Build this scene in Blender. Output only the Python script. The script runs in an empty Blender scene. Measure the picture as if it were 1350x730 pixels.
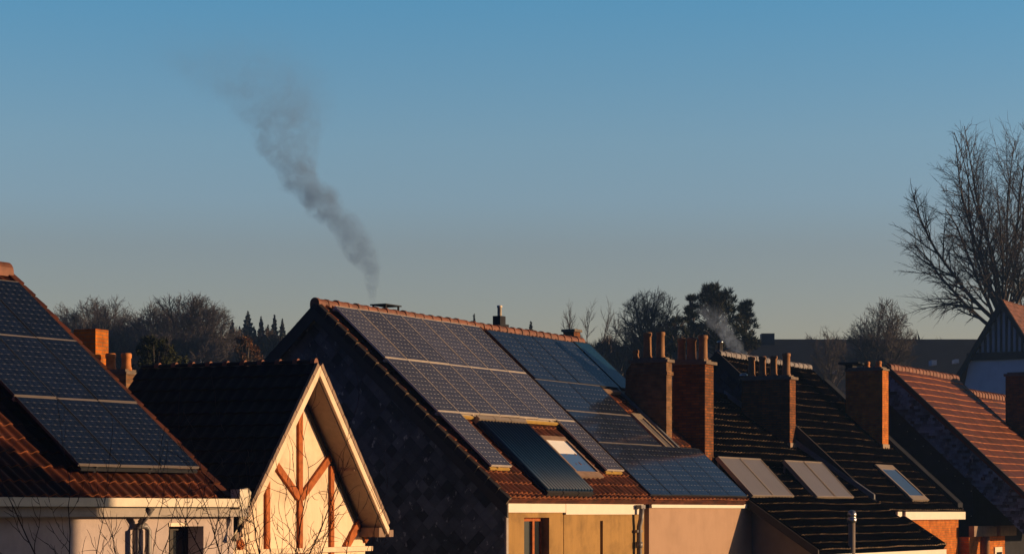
import bpy, math, random
from mathutils import Vector, Matrix
R = math.radians
scene = bpy.context.scene
COL = scene.collection
CAMZ = 6.5            # eye height: level with the eaves of the row
FPX, YH = 3000.0, 675.0   # focal length in photo pixels, horizon row
rnd = random.Random(7)

# ------------------------------------------------------------------ materials
def new_mat(name):
    m = bpy.data.materials.new(name); m.use_nodes = True
    nt = m.node_tree; nt.nodes.clear()
    out = nt.nodes.new('ShaderNodeOutputMaterial')
    return m, nt, out
def N(nt, t, **k):
    n = nt.nodes.new(t)
    for a, v in k.items():
        if a.startswith('i_'):
            key = a[2:]
            n.inputs[int(key) if key.isdigit() else key.replace('_', ' ')].default_value = v
        else: setattr(n, a, v)
    return n
def Lk(nt, a, b): nt.links.new(a, b)
def math_(nt, op, a, b=None, c=None):
    n = nt.nodes.new('ShaderNodeMath'); n.operation = op
    for i, v in enumerate((a, b, c)):
        if v is None: continue
        if hasattr(v, 'links') or hasattr(v, 'is_linked'): nt.links.new(v, n.inputs[i])
        else: n.inputs[i].default_value = v
    return n.outputs[0]
def mixc(nt, f, a, b, mode='MIX'):
    n = nt.nodes.new('ShaderNodeMix'); n.data_type = 'RGBA'; n.blend_type = mode
    for idx, v in ((0, f), (6, a), (7, b)):
        if hasattr(v, 'is_linked'): nt.links.new(v, n.inputs[idx])
        else: n.inputs[idx].default_value = v if not isinstance(v, tuple) or len(v) == 4 else (*v, 1)
    return n.outputs[2]
def c4(c): return (*c, 1.0)
def objco(nt): return N(nt, 'ShaderNodeTexCoord').outputs['Object']

def plain(name, col, rough=.6, var=.25, scale=6.0, bump=.0, metal=0.0, spec=.5):
    m, nt, out = new_mat(name)
    b = N(nt, 'ShaderNodeBsdfPrincipled')
    b.inputs['Roughness'].default_value = rough; b.inputs['Metallic'].default_value = metal
    b.inputs['Specular IOR Level'].default_value = spec
    co = objco(nt)
    n = N(nt, 'ShaderNodeTexNoise', i_Scale=scale, i_Detail=5.0, i_Roughness=.65); Lk(nt, co, n.inputs['Vector'])
    lo = tuple(x*(1-var) for x in col); hi = tuple(min(1, x*(1+var)) for x in col)
    r = N(nt, 'ShaderNodeValToRGB'); r.color_ramp.elements[0].position = .3; r.color_ramp.elements[1].position = .7
    r.color_ramp.elements[0].color = c4(lo); r.color_ramp.elements[1].color = c4(hi)
    Lk(nt, n.outputs[0], r.inputs[0]); Lk(nt, r.outputs[0], b.inputs['Base Color'])
    if bump:
        bp = N(nt, 'ShaderNodeBump', i_Strength=bump, i_Distance=.02); Lk(nt, n.outputs[0], bp.inputs['Height']); Lk(nt, bp.outputs[0], b.inputs['Normal'])
    Lk(nt, b.outputs[0], out.inputs[0]); return m

def stucco(name, col, stain, streak=.5):
    """rendered wall: mottled, with rain streaks and patches"""
    m, nt, out = new_mat(name)
    b = N(nt, 'ShaderNodeBsdfPrincipled', i_Roughness=.9); b.inputs['Specular IOR Level'].default_value = .15
    co = objco(nt)
    mp = N(nt, 'ShaderNodeMapping'); mp.inputs['Scale'].default_value = (2.6, 2.6, .45); Lk(nt, co, mp.inputs[0])
    n1 = N(nt, 'ShaderNodeTexNoise', i_Scale=1.2, i_Detail=6.0, i_Roughness=.7); Lk(nt, mp.outputs[0], n1.inputs['Vector'])
    n2 = N(nt, 'ShaderNodeTexNoise', i_Scale=1.6, i_Detail=6.0, i_Roughness=.6); Lk(nt, co, n2.inputs['Vector'])
    n3 = N(nt, 'ShaderNodeTexNoise', i_Scale=40.0, i_Detail=3.0); Lk(nt, co, n3.inputs['Vector'])
    r1 = N(nt, 'ShaderNodeMapRange', i_1=.45, i_2=.75); Lk(nt, n1.outputs[0], r1.inputs[0])
    r2 = N(nt, 'ShaderNodeMapRange', i_1=.45, i_2=.7); Lk(nt, n2.outputs[0], r2.inputs[0])
    f = math_(nt, 'MULTIPLY', math_(nt, 'ADD', math_(nt, 'MULTIPLY', r1.outputs[0], .4), math_(nt, 'MULTIPLY', r2.outputs[0], .75)), streak)
    c = mixc(nt, f, c4(col), c4(stain))
    c2 = mixc(nt, math_(nt, 'MULTIPLY', n3.outputs[0], .25), c, c4(tuple(x*.7 for x in col)))
    Lk(nt, c2, b.inputs['Base Color'])
    bp = N(nt, 'ShaderNodeBump', i_Strength=.25, i_Distance=.01); Lk(nt, n3.outputs[0], bp.inputs['Height']); Lk(nt, bp.outputs[0], b.inputs['Normal'])
    Lk(nt, b.outputs[0], out.inputs[0]); return m

def brick(name, c1, c2, mortar, bw=.22, bh=.065, ms=.01, rough=.9):
    m, nt, out = new_mat(name)
    b = N(nt, 'ShaderNodeBsdfPrincipled', i_Roughness=rough); b.inputs['Specular IOR Level'].default_value = .2
    co = objco(nt)
    sx = N(nt, 'ShaderNodeSeparateXYZ'); Lk(nt, co, sx.inputs[0])
    cb = N(nt, 'ShaderNodeCombineXYZ'); Lk(nt, math_(nt, 'ADD', sx.outputs[0], sx.outputs[1]), cb.inputs[0]); Lk(nt, sx.outputs[2], cb.inputs[1])
    t = N(nt, 'ShaderNodeTexBrick'); Lk(nt, cb.outputs[0], t.inputs['Vector'])
    for k, v in (('Scale', 1.0), ('Mortar Size', ms), ('Mortar Smooth', .2), ('Brick Width', bw), ('Row Height', bh), ('Bias', 0.0)): t.inputs[k].default_value = v
    t.inputs['Color1'].default_value = c4(c1); t.inputs['Color2'].default_value = c4(c2); t.inputs['Mortar'].default_value = c4(mortar)
    n = N(nt, 'ShaderNodeTexNoise', i_Scale=5.0, i_Detail=6.0); Lk(nt, co, n.inputs['Vector'])
    r = N(nt, 'ShaderNodeMapRange', i_1=.3, i_2=.7, i_3=.55, i_4=1.15); Lk(nt, n.outputs[0], r.inputs[0])
    c = mixc(nt, 1.0, t.outputs[0], r.outputs[0], 'MULTIPLY')
    Lk(nt, c, b.inputs['Base Color'])
    bp = N(nt, 'ShaderNodeBump', i_Strength=.5, i_Distance=.01, invert=True); Lk(nt, t.outputs['Fac'], bp.inputs['Height']); Lk(nt, bp.outputs[0], b.inputs['Normal'])
    Lk(nt, b.outputs[0], out.inputs[0]); return m

def tile_mat(name, col, rough=.6, var=.5, tw=.22, course=.3, spec=.4, moss=(.03, .028, .02), mossf=.5):
    """roof tiles: each tile its own shade, weathering in patches"""
    m, nt, out = new_mat(name)
    b = N(nt, 'ShaderNodeBsdfPrincipled', i_Roughness=rough); b.inputs['Specular IOR Level'].default_value = spec
    co = objco(nt)
    sx = N(nt, 'ShaderNodeSeparateXYZ'); Lk(nt, co, sx.inputs[0])
    ax = math_(nt, 'FLOOR', math_(nt, 'DIVIDE', math_(nt, 'ADD', sx.outputs[0], sx.outputs[1] if False else 0.0), tw))
    az = math_(nt, 'FLOOR', math_(nt, 'DIVIDE', sx.outputs[2], course*.68))
    cb = N(nt, 'ShaderNodeCombineXYZ'); Lk(nt, ax, cb.inputs[0]); Lk(nt, az, cb.inputs[1])
    wn = N(nt, 'ShaderNodeTexWhiteNoise', noise_dimensions='2D'); Lk(nt, cb.outputs[0], wn.inputs['Vector'])
    n = N(nt, 'ShaderNodeTexNoise', i_Scale=1.3, i_Detail=8.0, i_Roughness=.7); Lk(nt, co, n.inputs['Vector'])
    v = N(nt, 'ShaderNodeMapRange', i_3=1-var, i_4=1+var*.6); Lk(nt, wn.outputs['Value'], v.inputs[0])
    c = mixc(nt, 1.0, c4(col), v.outputs[0], 'MULTIPLY')
    mf = N(nt, 'ShaderNodeMapRange', i_1=.5, i_2=.75, i_4=mossf); Lk(nt, n.outputs[0], mf.inputs[0])
    c = mixc(nt, mf.outputs[0], c, c4(moss))
    Lk(nt, c, b.inputs['Base Color'])
    n2 = N(nt, 'ShaderNodeTexNoise', i_Scale=60.0, i_Detail=3.0); Lk(nt, co, n2.inputs['Vector'])
    bp = N(nt, 'ShaderNodeBump', i_Strength=.2, i_Distance=.01); Lk(nt, n2.outputs[0], bp.inputs['Height']); Lk(nt, bp.outputs[0], b.inputs['Normal'])
    Lk(nt, b.outputs[0], out.inputs[0]); return m

def pv_mat(name, w, h, nx, ny, cell, line, dot, rough=.12, spec=.5, busbars=True, dusty=.1, dotc=.4):
    """solar cells: pseudo-square cells, white backsheet showing at the cell corners, gaps and busbars; object coords x 0..w, y -h..0"""
    m, nt, out = new_mat(name)
    b = N(nt, 'ShaderNodeBsdfPrincipled', i_Roughness=rough); b.inputs['Specular IOR Level'].default_value = spec
    co = objco(nt)
    sx = N(nt, 'ShaderNodeSeparateXYZ'); Lk(nt, co, sx.inputs[0])
    u = math_(nt, 'MULTIPLY', sx.outputs[0], nx/w); v = math_(nt, 'MULTIPLY', sx.outputs[1], ny/h)
    fu = math_(nt, 'PINGPONG', u, .5); fv = math_(nt, 'PINGPONG', v, .5)      # 0 on the gap, .5 in the cell centre
    gap = math_(nt, 'MAXIMUM', math_(nt, 'LESS_THAN', fu, .014), math_(nt, 'LESS_THAN', fv, .018))
    dia = math_(nt, 'LESS_THAN', math_(nt, 'ADD', math_(nt, 'MULTIPLY', fu, .6), math_(nt, 'MULTIPLY', fv, 1.5)), dot)
    wn = N(nt, 'ShaderNodeTexWhiteNoise', noise_dimensions='2D')
    cb = N(nt, 'ShaderNodeCombineXYZ'); Lk(nt, math_(nt, 'FLOOR', u), cb.inputs[0]); Lk(nt, math_(nt, 'FLOOR', v), cb.inputs[1]); Lk(nt, cb.outputs[0], wn.inputs['Vector'])
    vr = N(nt, 'ShaderNodeMapRange', i_3=.8, i_4=1.2); Lk(nt, wn.outputs['Value'], vr.inputs[0])
    nz = N(nt, 'ShaderNodeTexNoise', i_Scale=.9, i_Detail=4.0); Lk(nt, co, nz.inputs['Vector'])
    c = mixc(nt, 1.0, c4(cell), vr.outputs[0], 'MULTIPLY')
    dust = math_(nt, 'MULTIPLY', nz.outputs[0], dusty)
    oi = N(nt, 'ShaderNodeObjectInfo'); ov = N(nt, 'ShaderNodeMapRange', i_3=.75, i_4=1.3); Lk(nt, oi.outputs['Random'], ov.inputs[0]); c = mixc(nt, 1.0, c, ov.outputs[0], 'MULTIPLY')
    c = mixc(nt, dust, c, (.16, .15, .14, 1))
    if busbars:
        bu = math_(nt, 'PINGPONG', math_(nt, 'ADD', math_(nt, 'MULTIPLY', u, 2.0), .5), .5)
        c = mixc(nt, math_(nt, 'MULTIPLY', math_(nt, 'LESS_THAN', bu, .02), .5), c, c4(line))
    c = mixc(nt, math_(nt, 'MULTIPLY', gap, .55), c, c4(line))
    c = mixc(nt, dia, c, (dotc, dotc, dotc*1.05, 1))
    Lk(nt, c, b.inputs['Base Color'])
    rr = N(nt, 'ShaderNodeMapRange', i_3=rough*.8, i_4=rough*1.3); Lk(nt, nz.outputs[0], rr.inputs[0]); Lk(nt, rr.outputs[0], b.inputs['Roughness'])
    Lk(nt, b.outputs[0], out.inputs[0]); return m

def slate_mat(name, col, s=.24, spots=.0, diag=True, var=.6):
    m, nt, out = new_mat(name)
    b = N(nt, 'ShaderNodeBsdfPrincipled', i_Roughness=.75); b.inputs['Specular IOR Level'].default_value = .15
    co = objco(nt)
    sx = N(nt, 'ShaderNodeSeparateXYZ'); Lk(nt, co, sx.inputs[0])
    yy, zz = sx.outputs[1], sx.outputs[2]
    if diag:
        a = math_(nt, 'DIVIDE', math_(nt, 'ADD', yy, zz), s); d = math_(nt, 'DIVIDE', math_(nt, 'SUBTRACT', yy, zz), s)
    else:
        d = math_(nt, 'DIVIDE', zz, s*.7); a = math_(nt, 'ADD', math_(nt, 'DIVIDE', yy, s), math_(nt, 'MULTIPLY', math_(nt, 'FLOOR', d), .37))
    cb = N(nt, 'ShaderNodeCombineXYZ'); Lk(nt, math_(nt, 'FLOOR', a), cb.inputs[0]); Lk(nt, math_(nt, 'FLOOR', d), cb.inputs[1])
    wn = N(nt, 'ShaderNodeTexWhiteNoise', noise_dimensions='2D'); Lk(nt, cb.outputs[0], wn.inputs['Vector'])
    v = N(nt, 'ShaderNodeMapRange', i_3=1-var, i_4=1+var); Lk(nt, wn.outputs['Value'], v.inputs[0])
    n = N(nt, 'ShaderNodeTexNoise', i_Scale=1.1, i_Detail=8.0, i_Roughness=.7); Lk(nt, co, n.inputs['Vector'])
    nv = N(nt, 'ShaderNodeMapRange', i_1=.3, i_2=.7, i_3=.5, i_4=1.4); Lk(nt, n.outputs[0], nv.inputs[0])
    c = mixc(nt, 1.0, c4(col), v.outputs[0], 'MULTIPLY'); c = mixc(nt, 1.0, c, nv.outputs[0], 'MULTIPLY')
    if spots:                                       # lime and lichen spots
        mp = N(nt, 'ShaderNodeMapping'); mp.inputs['Scale'].default_value = (1, 1, .75); Lk(nt, co, mp.inputs[0])
        n2 = N(nt, 'ShaderNodeTexNoise', i_Scale=7.0, i_Detail=4.0, i_Roughness=.7); Lk(nt, mp.outputs[0], n2.inputs['Vector'])
        sf = N(nt, 'ShaderNodeMapRange', i_1=.62, i_2=.68, i_4=spots); Lk(nt, n2.outputs[0], sf.inputs[0])
        c = mixc(nt, sf.outputs[0], c, (.3, .32, .35, 1))
    Lk(nt, c, b.inputs['Base Color'])
    fa = math_(nt, 'PINGPONG', a, .5); fd = math_(nt, 'PINGPONG', d, .5)
    hgt = math_(nt, 'MINIMUM', math_(nt, 'MULTIPLY', math_(nt, 'MINIMUM', fa, fd), 8.0), 1.0)
    bp = N(nt, 'ShaderNodeBump', i_Strength=.7, i_Distance=.015); Lk(nt, hgt, bp.inputs['Height']); Lk(nt, bp.outputs[0], b.inputs['Normal'])
    Lk(nt, b.outputs[0], out.inputs[0]); return m

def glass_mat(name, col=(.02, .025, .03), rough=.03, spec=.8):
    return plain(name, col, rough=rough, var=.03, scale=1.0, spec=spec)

def leaf_mat(name, c1, c2):
    m, nt, out = new_mat(name)
    b = N(nt, 'ShaderNodeBsdfPrincipled', i_Roughness=.7); b.inputs['Specular IOR Level'].default_value = .15
    n = N(nt, 'ShaderNodeTexNoise', i_Scale=1.5, i_Detail=4.0); Lk(nt, objco(nt), n.inputs['Vector'])
    r = N(nt, 'ShaderNodeMapRange', i_1=.35, i_2=.65); Lk(nt, n.outputs[0], r.inputs[0])
    Lk(nt, mixc(nt, r.outputs[0], c4(c1), c4(c2)), b.inputs['Base Color'])
    Lk(nt, b.outputs[0], out.inputs[0]); return m

M = {}
M['wall_pink'] = stucco('pale_render', (.5, .43, .42), (.25, .22, .22), .8)
M['wall_yellow'] = stucco('ochre_render', (.35, .215, .08), (.15, .095, .04), 1.0)
M['wall_beige'] = stucco('beige_render', (.39, .265, .19), (.27, .18, .125), .6)
M['wall_grey'] = stucco('grey_render', (.22, .2, .19), (.12, .11, .1), .6)
M['cream'] = stucco('cream_paint', (.8, .64, .48), (.46, .35, .25), .85)
M['white'] = plain('white_board', (.68, .62, .54), .5, .06, 3)
M['soffit'] = plain('soffit_boards', (.22, .16, .115), .7, .15, 8)
M['timber'] = plain('red_brown_timber', (.32, .085, .016), .7, .4, 9, spec=.2)
M['darkwood'] = plain('dark_timber', (.012, .009, .009), .7, .3, 8)
M['grey_board'] = plain('grey_board', (.3, .27, .25), .7, .2, 4)
M['brown_board'] = plain('brown_board', (.2, .13, .09), .7, .3, 5)
M['gutter'] = plain('cream_gutter', (.52, .46, .36), .5, .12, 4)
M['pipe'] = plain('grey_pipe', (.16, .15, .15), .45, .2, 6)
M['zinc'] = plain('zinc_sheet', (.13, .145, .17), .4, .25, 3)
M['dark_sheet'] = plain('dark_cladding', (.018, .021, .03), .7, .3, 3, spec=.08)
M['steel'] = plain('steel', (.5, .5, .5), .3, .1, 5, metal=.9)
M['tan_frame'] = plain('bronze_frame', (.3, .25, .2), .45, .1, 5, metal=.3)
M['frame_silver'] = plain('aluminium_frame', (.55, .5, .46), .4, .08, 6, metal=.2)
M['frame_grey'] = plain('grey_alu_frame', (.2, .18, .18), .45, .08, 6, metal=.2)
M['frame_black'] = plain('black_frame', (.03, .035, .045), .4, .1, 6)
M['wood_batten'] = plain('yellow_batten', (.4, .26, .06), .6, .2, 6)
M['glass'] = glass_mat('window_glass')
M['glass_sky'] = glass_mat('roof_window_glass', (.06, .13, .31), .1, .5)  # blue base colour stands in for the sky mirrored in the roof windows
M['blind'] = plain('white_blind', (.7, .72, .75), .6, .05, 3)
M['brick'] = brick('orange_brick', (.56, .165, .016), (.42, .105, .012), (.32, .15, .05))
M['brick_dark'] = brick('brown_brick', (.27, .085, .017), (.13, .042, .012), (.07, .05, .035))
M['brick_soot'] = brick('weathered_brick', (.25, .125, .06), (.15, .075, .035), (.16, .11, .07))
M['mortar'] = plain('mortar_cap', (.13, .1, .08), .9, .3, 8)
M['pot'] = plain('terracotta_pot', (.45, .17, .05), .8, .3, 7)
M['pot_dark'] = plain('dark_clay_pot', (.25, .12, .05), .8, .3, 7)
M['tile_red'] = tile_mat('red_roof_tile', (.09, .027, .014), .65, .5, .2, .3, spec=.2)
M['tile_sun_edge_red'] = tile_mat('red_tile_sun_edge', (.22, .075, .032), .75, .4, .2, .3, spec=.2, mossf=.3)  # lighter copy of the red tile: sun on the course edges painted in
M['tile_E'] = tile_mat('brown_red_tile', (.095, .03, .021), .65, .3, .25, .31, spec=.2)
M['tile_sun_edge_E'] = tile_mat('brown_red_tile_sun_edge', (.42, .155, .07), .7, .35, .25, .31, mossf=.15)  # course edges brightened in colour to look sunlit
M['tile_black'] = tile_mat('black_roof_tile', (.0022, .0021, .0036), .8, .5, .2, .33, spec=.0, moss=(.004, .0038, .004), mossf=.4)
M['tile_sun_edge_black'] = tile_mat('black_tile_sun_edge', (.16, .115, .075), .8, .6, .2, .33, moss=(.04, .03, .02))  # tan edge on black tile: painted sun line along each course
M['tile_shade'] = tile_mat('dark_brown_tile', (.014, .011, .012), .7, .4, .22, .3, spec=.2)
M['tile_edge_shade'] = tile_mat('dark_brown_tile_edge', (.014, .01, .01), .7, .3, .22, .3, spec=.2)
M['ridge_red'] = plain('red_ridge_tile', (.15, .05, .025), .7, .4, 4)
M['ridge_grey'] = plain('mortar_bedded_ridge', (.14, .13, .14), .7, .6, 6)
M['slate'] = slate_mat('dark_slate', (.055, .068, .085), .28, .9, var=.6)
M['slate_blue'] = slate_mat('grey_blue_slate', (.085, .15, .24), .13, .9, diag=False, var=.8)
M['navy'] = slate_mat('navy_slate', (.02, .026, .042), .25, 0.0)
M['pv_A'] = pv_mat('grey_solar_cells', .808, 1.58, 6, 12, (.04, .042, .064), (.2, .18, .18), .13, .22, .5)
M['pv_L'] = pv_mat('dark_blue_solar_cells', .808, 1.58, 6, 12, (.0035, .009, .03), (.07, .085, .12), .13, .12, .35, dusty=.02, dotc=.1)
M['pv_Bp'] = pv_mat('blue_solar_cells', 1.05, 1.68, 6, 10, (.009, .017, .042), (.07, .09, .13), .13, .1, .5, dusty=.03, dotc=.14)
M['pv_Bl'] = pv_mat('blue_solar_cells_wide', 1.595, 1.05, 10, 6, (.009, .017, .042), (.07, .09, .13), .13, .1, .5, dusty=.03, dotc=.14)
M['thermal'] = plain('blue_absorber', (.008, .035, .07), .12, .1, 3, spec=.6)
M['collector_black'] = plain('collector_tube', (.006, .028, .075), .5, .15, 3, spec=.15)
M['collector_grey'] = plain('collector_glass', (.13, .12, .12), .35, .08, 2)
M['bark'] = plain('bark', (.045, .04, .04), .9, .3, 5)
M['twig'] = plain('twig', (.05, .045, .046), .9, .25, 5)
M['bark_far'] = plain('far_bark', (.06, .055, .06), .9, .3, 3)
M['shrub'] = plain('shrub_twig', (.05, .028, .024), .9, .25, 12)
M['pine'] = leaf_mat('pine_needles', (.008, .014, .01), (.022, .03, .016))
M['spruce'] = leaf_mat('spruce_needles', (.03, .042, .045), (.05, .06, .06))
M['evergreen'] = leaf_mat('evergreen_leaf', (.012, .02, .008), (.04, .045, .015))
M['autumn'] = leaf_mat('dry_leaf', (.16, .07, .02), (.07, .04, .02))
M['hedge'] = leaf_mat('winter_hedge', (.05, .042, .038), (.09, .075, .065))
M['far_roof'] = plain('far_slate_roof', (.02, .027, .042), .7, .35, .5)
M['far_wall'] = plain('far_wall', (.12, .11, .11), .8, .2, .5)
M['far_white'] = stucco('far_white_render', (.78, .82, .86), (.55, .58, .62), .5)
M['far_panel'] = plain('pale_blue_panel', (.5, .56, .62), .7, .15, 1)
M['far_dark'] = plain('far_dark_timber', (.02, .016, .02), .8, .3, 2)
M['tile_far'] = tile_mat('far_red_tile', (.16, .06, .035), .7, .4, .3, .3)
M['grass'] = plain('ground_grass', (.035, .04, .02), .95, .4, .4)

# ------------------------------------------------------------------ mesh helpers
class MB:
    def __init__(s): s.v = []; s.f = []; s.m = []; s.sm = []
    def face(s, idx, mi=0, smooth=False): s.f.append(idx); s.m.append(mi); s.sm.append(smooth)
    def add(s, pts): b = len(s.v); s.v.extend([tuple(p) for p in pts]); return b
    def box(s, a, b, mi=0):
        x0, y0, z0 = a; x1, y1, z1 = b
        if x0 > x1: x0, x1 = x1, x0
        if y0 > y1: y0, y1 = y1, y0
        if z0 > z1: z0, z1 = z1, z0
        k = s.add([(x0,y0,z0),(x1,y0,z0),(x1,y1,z0),(x0,y1,z0),(x0,y0,z1),(x1,y0,z1),(x1,y1,z1),(x0,y1,z1)])
        for q in ((3,2,1,0),(4,5,6,7),(0,1,5,4),(1,2,6,5),(2,3,7,6),(3,0,4,7)): s.face([k+i for i in q], mi)
        return s
    def prism(s, poly, ax, a0, a1, mi=0):
        """poly: list of 2D points in the plane across axis ax ('x': (y,z), 'y': (x,z)), extruded a0..a1"""
        def P(q, a): return (a, q[0], q[1]) if ax == 'x' else (q[0], a, q[1])
        n = len(poly); k = s.add([P(q, a0) for q in poly] + [P(q, a1) for q in poly])
        s.face([k+i for i in range(n)], mi); s.face([k+n+i for i in reversed(range(n))], mi)
        for i in range(n):
            j = (i+1) % n; s.face([k+i, k+n+i, k+n+j, k+j], mi)
        return s
    def bar(s, p, q, w, h, up=(0, 1, 0), mi=0, me=None):
        """beam from p to q, w across, h along 'up'"""
        p, q, up = Vector(p), Vector(q), Vector(up)
        d = (q-p).normalized(); side = d.cross(up).normalized(); up2 = side.cross(d).normalized()
        k = s.add([e + side*a*w/2 + up2*b*h/2 for e in (p, q) for a, b in ((-1,-1),(1,-1),(1,1),(-1,1))])
        for n_, c in enumerate(((0,1,2,3),(7,6,5,4),(0,4,5,1),(1,5,6,2),(2,6,7,3),(3,7,4,0))): s.face([k+i for i in c], me if (me is not None and n_ == 1) else mi)
        return s
    def tube(s, pts, rad, n=6, mi=0, cap=True, smooth=True):
        rings = []; pts = [Vector(p) for p in pts]
        rad = rad if hasattr(rad, '__len__') else [rad]*len(pts)
        for i, p in enumerate(pts):
            d = (pts[min(i+1, len(pts)-1)] - pts[max(i-1, 0)]).normalized()
            a = d.cross(Vector((0, 0, 1)) if abs(d.z) < .95 else Vector((1, 0, 0))).normalized(); b = d.cross(a)
            rings.append(s.add([p + (a*math.cos(2*math.pi*k/n) + b*math.sin(2*math.pi*k/n))*rad[i] for k in range(n)]))
        for i in range(len(pts)-1):
            for k in range(n):
                j = (k+1) % n; s.face([rings[i]+k, rings[i]+j, rings[i+1]+j, rings[i+1]+k], mi, smooth)
        if cap:
            s.face([rings[0]+k for k in reversed(range(n))], mi); s.face([rings[-1]+k for k in range(n)], mi)
        return s
    def lathe(s, c, prof, n=12, mi=0):
        """prof: list of (radius, z) from bottom to top around centre c"""
        rings = [s.add([(c[0]+r*math.cos(2*math.pi*k/n), c[1]+r*math.sin(2*math.pi*k/n), c[2]+z) for k in range(n)]) for r, z in prof]
        for i in range(len(prof)-1):
            for k in range(n):
                j = (k+1) % n; s.face([rings[i]+k, rings[i]+j, rings[i+1]+j, rings[i+1]+k], mi, True)
        s.face([rings[0]+k for k in reversed(range(n))], mi); s.face([rings[-1]+k for k in range(n)], mi)
        return s
    def build(s, name, mats, parent=None, off=(0, 0, 0), auto=False):
        me = bpy.data.meshes.new(name)
        me.from_pydata([(x-off[0], y-off[1], z-off[2]) for x, y, z in s.v], [], s.f)
        mats = mats if isinstance(mats, (list, tuple)) else [mats]
        for m in mats: me.materials.append(M[m] if isinstance(m, str) else m)
        me.polygons.foreach_set('material_index', s.m)
        me.polygons.foreach_set('use_smooth', s.sm)
        me.update()
        o = bpy.data.objects.new(name, me); COL.objects.link(o)
        if parent: o.parent = parent
        return o

def empty(name, loc, rz=0):
    o = bpy.data.objects.new(name, None); COL.objects.link(o)
    o.location = loc; o.rotation_euler = (0, 0, rz); o.empty_display_size = .3
    return o
def tag(o, label=None, cat=None, group=None, kind=None):
    if label: o['label'] = label
    if cat: o['category'] = cat
    if group: o['group'] = group
    if kind: o['kind'] = kind
    return o
def mesh_part(name, mesh, parent, loc=(0, 0, 0), rot=(0, 0, 0)):
    o = bpy.data.objects.new(name, mesh); COL.objects.link(o); o.parent = parent; o.location = loc; o.rotation_euler = rot
    return o

class Frame:
    """local axes: x along the ridge (away to the right), y inward (uphill side), z up"""
    def __init__(s, deg, X, Y):
        t = R(deg); s.t = t; s.o = Vector((X, Y, 0)); s.r = Vector((math.cos(t), math.sin(t), 0)); s.n = Vector((-math.sin(t), math.cos(t), 0))
    def w(s, x, y, z=0): return s.o + s.r*x + s.n*y + Vector((0, 0, z))
class Thing:
    def __init__(s, frame, name, ox, oy, label, cat, group=None, kind=None):
        s.e = empty(name, frame.w(ox, oy), frame.t); s.off = (ox, oy, -CAMZ); tag(s.e, label, cat, group, kind)
    def part(s, name, mb, mats, parent=None): return mb.build(name, mats, parent or s.e, s.off)
    def loc(s, x, y, z): return (x-s.off[0], y-s.off[1], z-s.off[2])
# inside a Thing, z is measured from eye level; the offset brings it to the ground

def tile_roof(mb, x0, x1, yr, zr, pitch, s0, s1, side=-1, course=.3, period=.2, amp=.035, step=.035, nper=8, thick=.1, mi=0, mie=1):
    """rows of wavy tiles, each row lapping over the next, on a roof board"""
    cp, sp = math.cos(pitch), math.sin(pitch)
    q1, q2, q3 = rnd.uniform(0, 6), rnd.uniform(0, 6), rnd.uniform(0, 6)
    def P(x, s, h):
        h = h + .012*math.sin(x*1.1+q1)*math.sin(s*1.3+q2) + .007*math.sin(x*2.7+s*.9+q3)
        return (x, yr + side*(cp*s + sp*h), zr - sp*s + cp*h)
    nx = max(2, int(round((x1-x0)/period*nper))) if amp > 0 else max(2, int((x1-x0)/.5))
    xs = [x0 + (x1-x0)*i/nx for i in range(nx+1)]
    def wave(x):
        if amp <= 0: return 0.0
        f = (x/period) % 1.0
        return amp*(math.sin(math.pi*f/.62) if f < .62 else -.45*math.sin(math.pi*(f-.62)/.38))
    hw = [wave(x) for x in xs]
    nr = int(math.ceil((s1-s0)/course - 1e-6))
    flip = side > 0
    for j in range(nr):
        sa = s0 + j*course; sb = min(s1, sa + course)
        jit = [rnd.uniform(-.009, .009) for _ in range(int((x1-x0)/period)+3)] if amp > 0 else None
        top = mb.add([P(x, sa, .004 + hw[i]) for i, x in enumerate(xs)])
        bot = mb.add([P(x, sb, step + hw[i] + (jit[int((x-x0)/period)] if jit else 0)) for i, x in enumerate(xs)])
        bo2 = mb.add([P(x, sb, step + hw[i] + (jit[int((x-x0)/period)] if jit else 0)) for i, x in enumerate(xs)])
        low = mb.add([P(x, sb, hw[i]*.25) for i, x in enumerate(xs)])
        for i in range(nx):
            a = [top+i, bot+i, bot+i+1, top+i+1]; b = [bo2+i, low+i, low+i+1, bo2+i+1]
            mb.face(a[::-1] if flip else a, mi, amp > 0); mb.face(b[::-1] if flip else b, mie)
    k = mb.add([P(x, s, -h) for x in (x0, x1) for s in (s0, s1) for h in (.045, .045+thick)])
    for q in ((0,2,6,4),(1,5,7,3),(0,1,3,2),(4,6,7,5),(2,3,7,6),(0,4,5,1)): mb.face([k+i for i in q], mi)
    # close the wavy sheet at both verges
    for x in (x0, x1):
        i = mb.add([P(x, s0, -.046), P(x, s0, .02), P(x, s1, .02), P(x, s1, -.046)]); mb.face([i, i+1, i+2, i+3], mi)

def ridge_tiles(mb, x0, x1, y, z, r=.13, L=.36, mi=0, sag=0.0):
    n = max(1, int(round((x1-x0)/L))); L = (x1-x0)/n
    for i in range(n):
        a = x0 + i*L; dz = -sag*math.sin(math.pi*(i+.5)/n) + rnd.uniform(-.008, .008)
        for (xa, xb, rr) in ((a, a+L*.22, r*1.16), (a+L*.22, a+L*1.02, r)):
            pts = [(rr*math.cos(math.pi*k/8), rr*math.sin(math.pi*k/8)*1.05) for k in range(9)] + [(rr*math.cos(math.pi), -.08), (rr, -.08)]
            mb.prism([(y+p, z+q+dz) for p, q in pts], 'x', xa, xb, mi)

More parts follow.
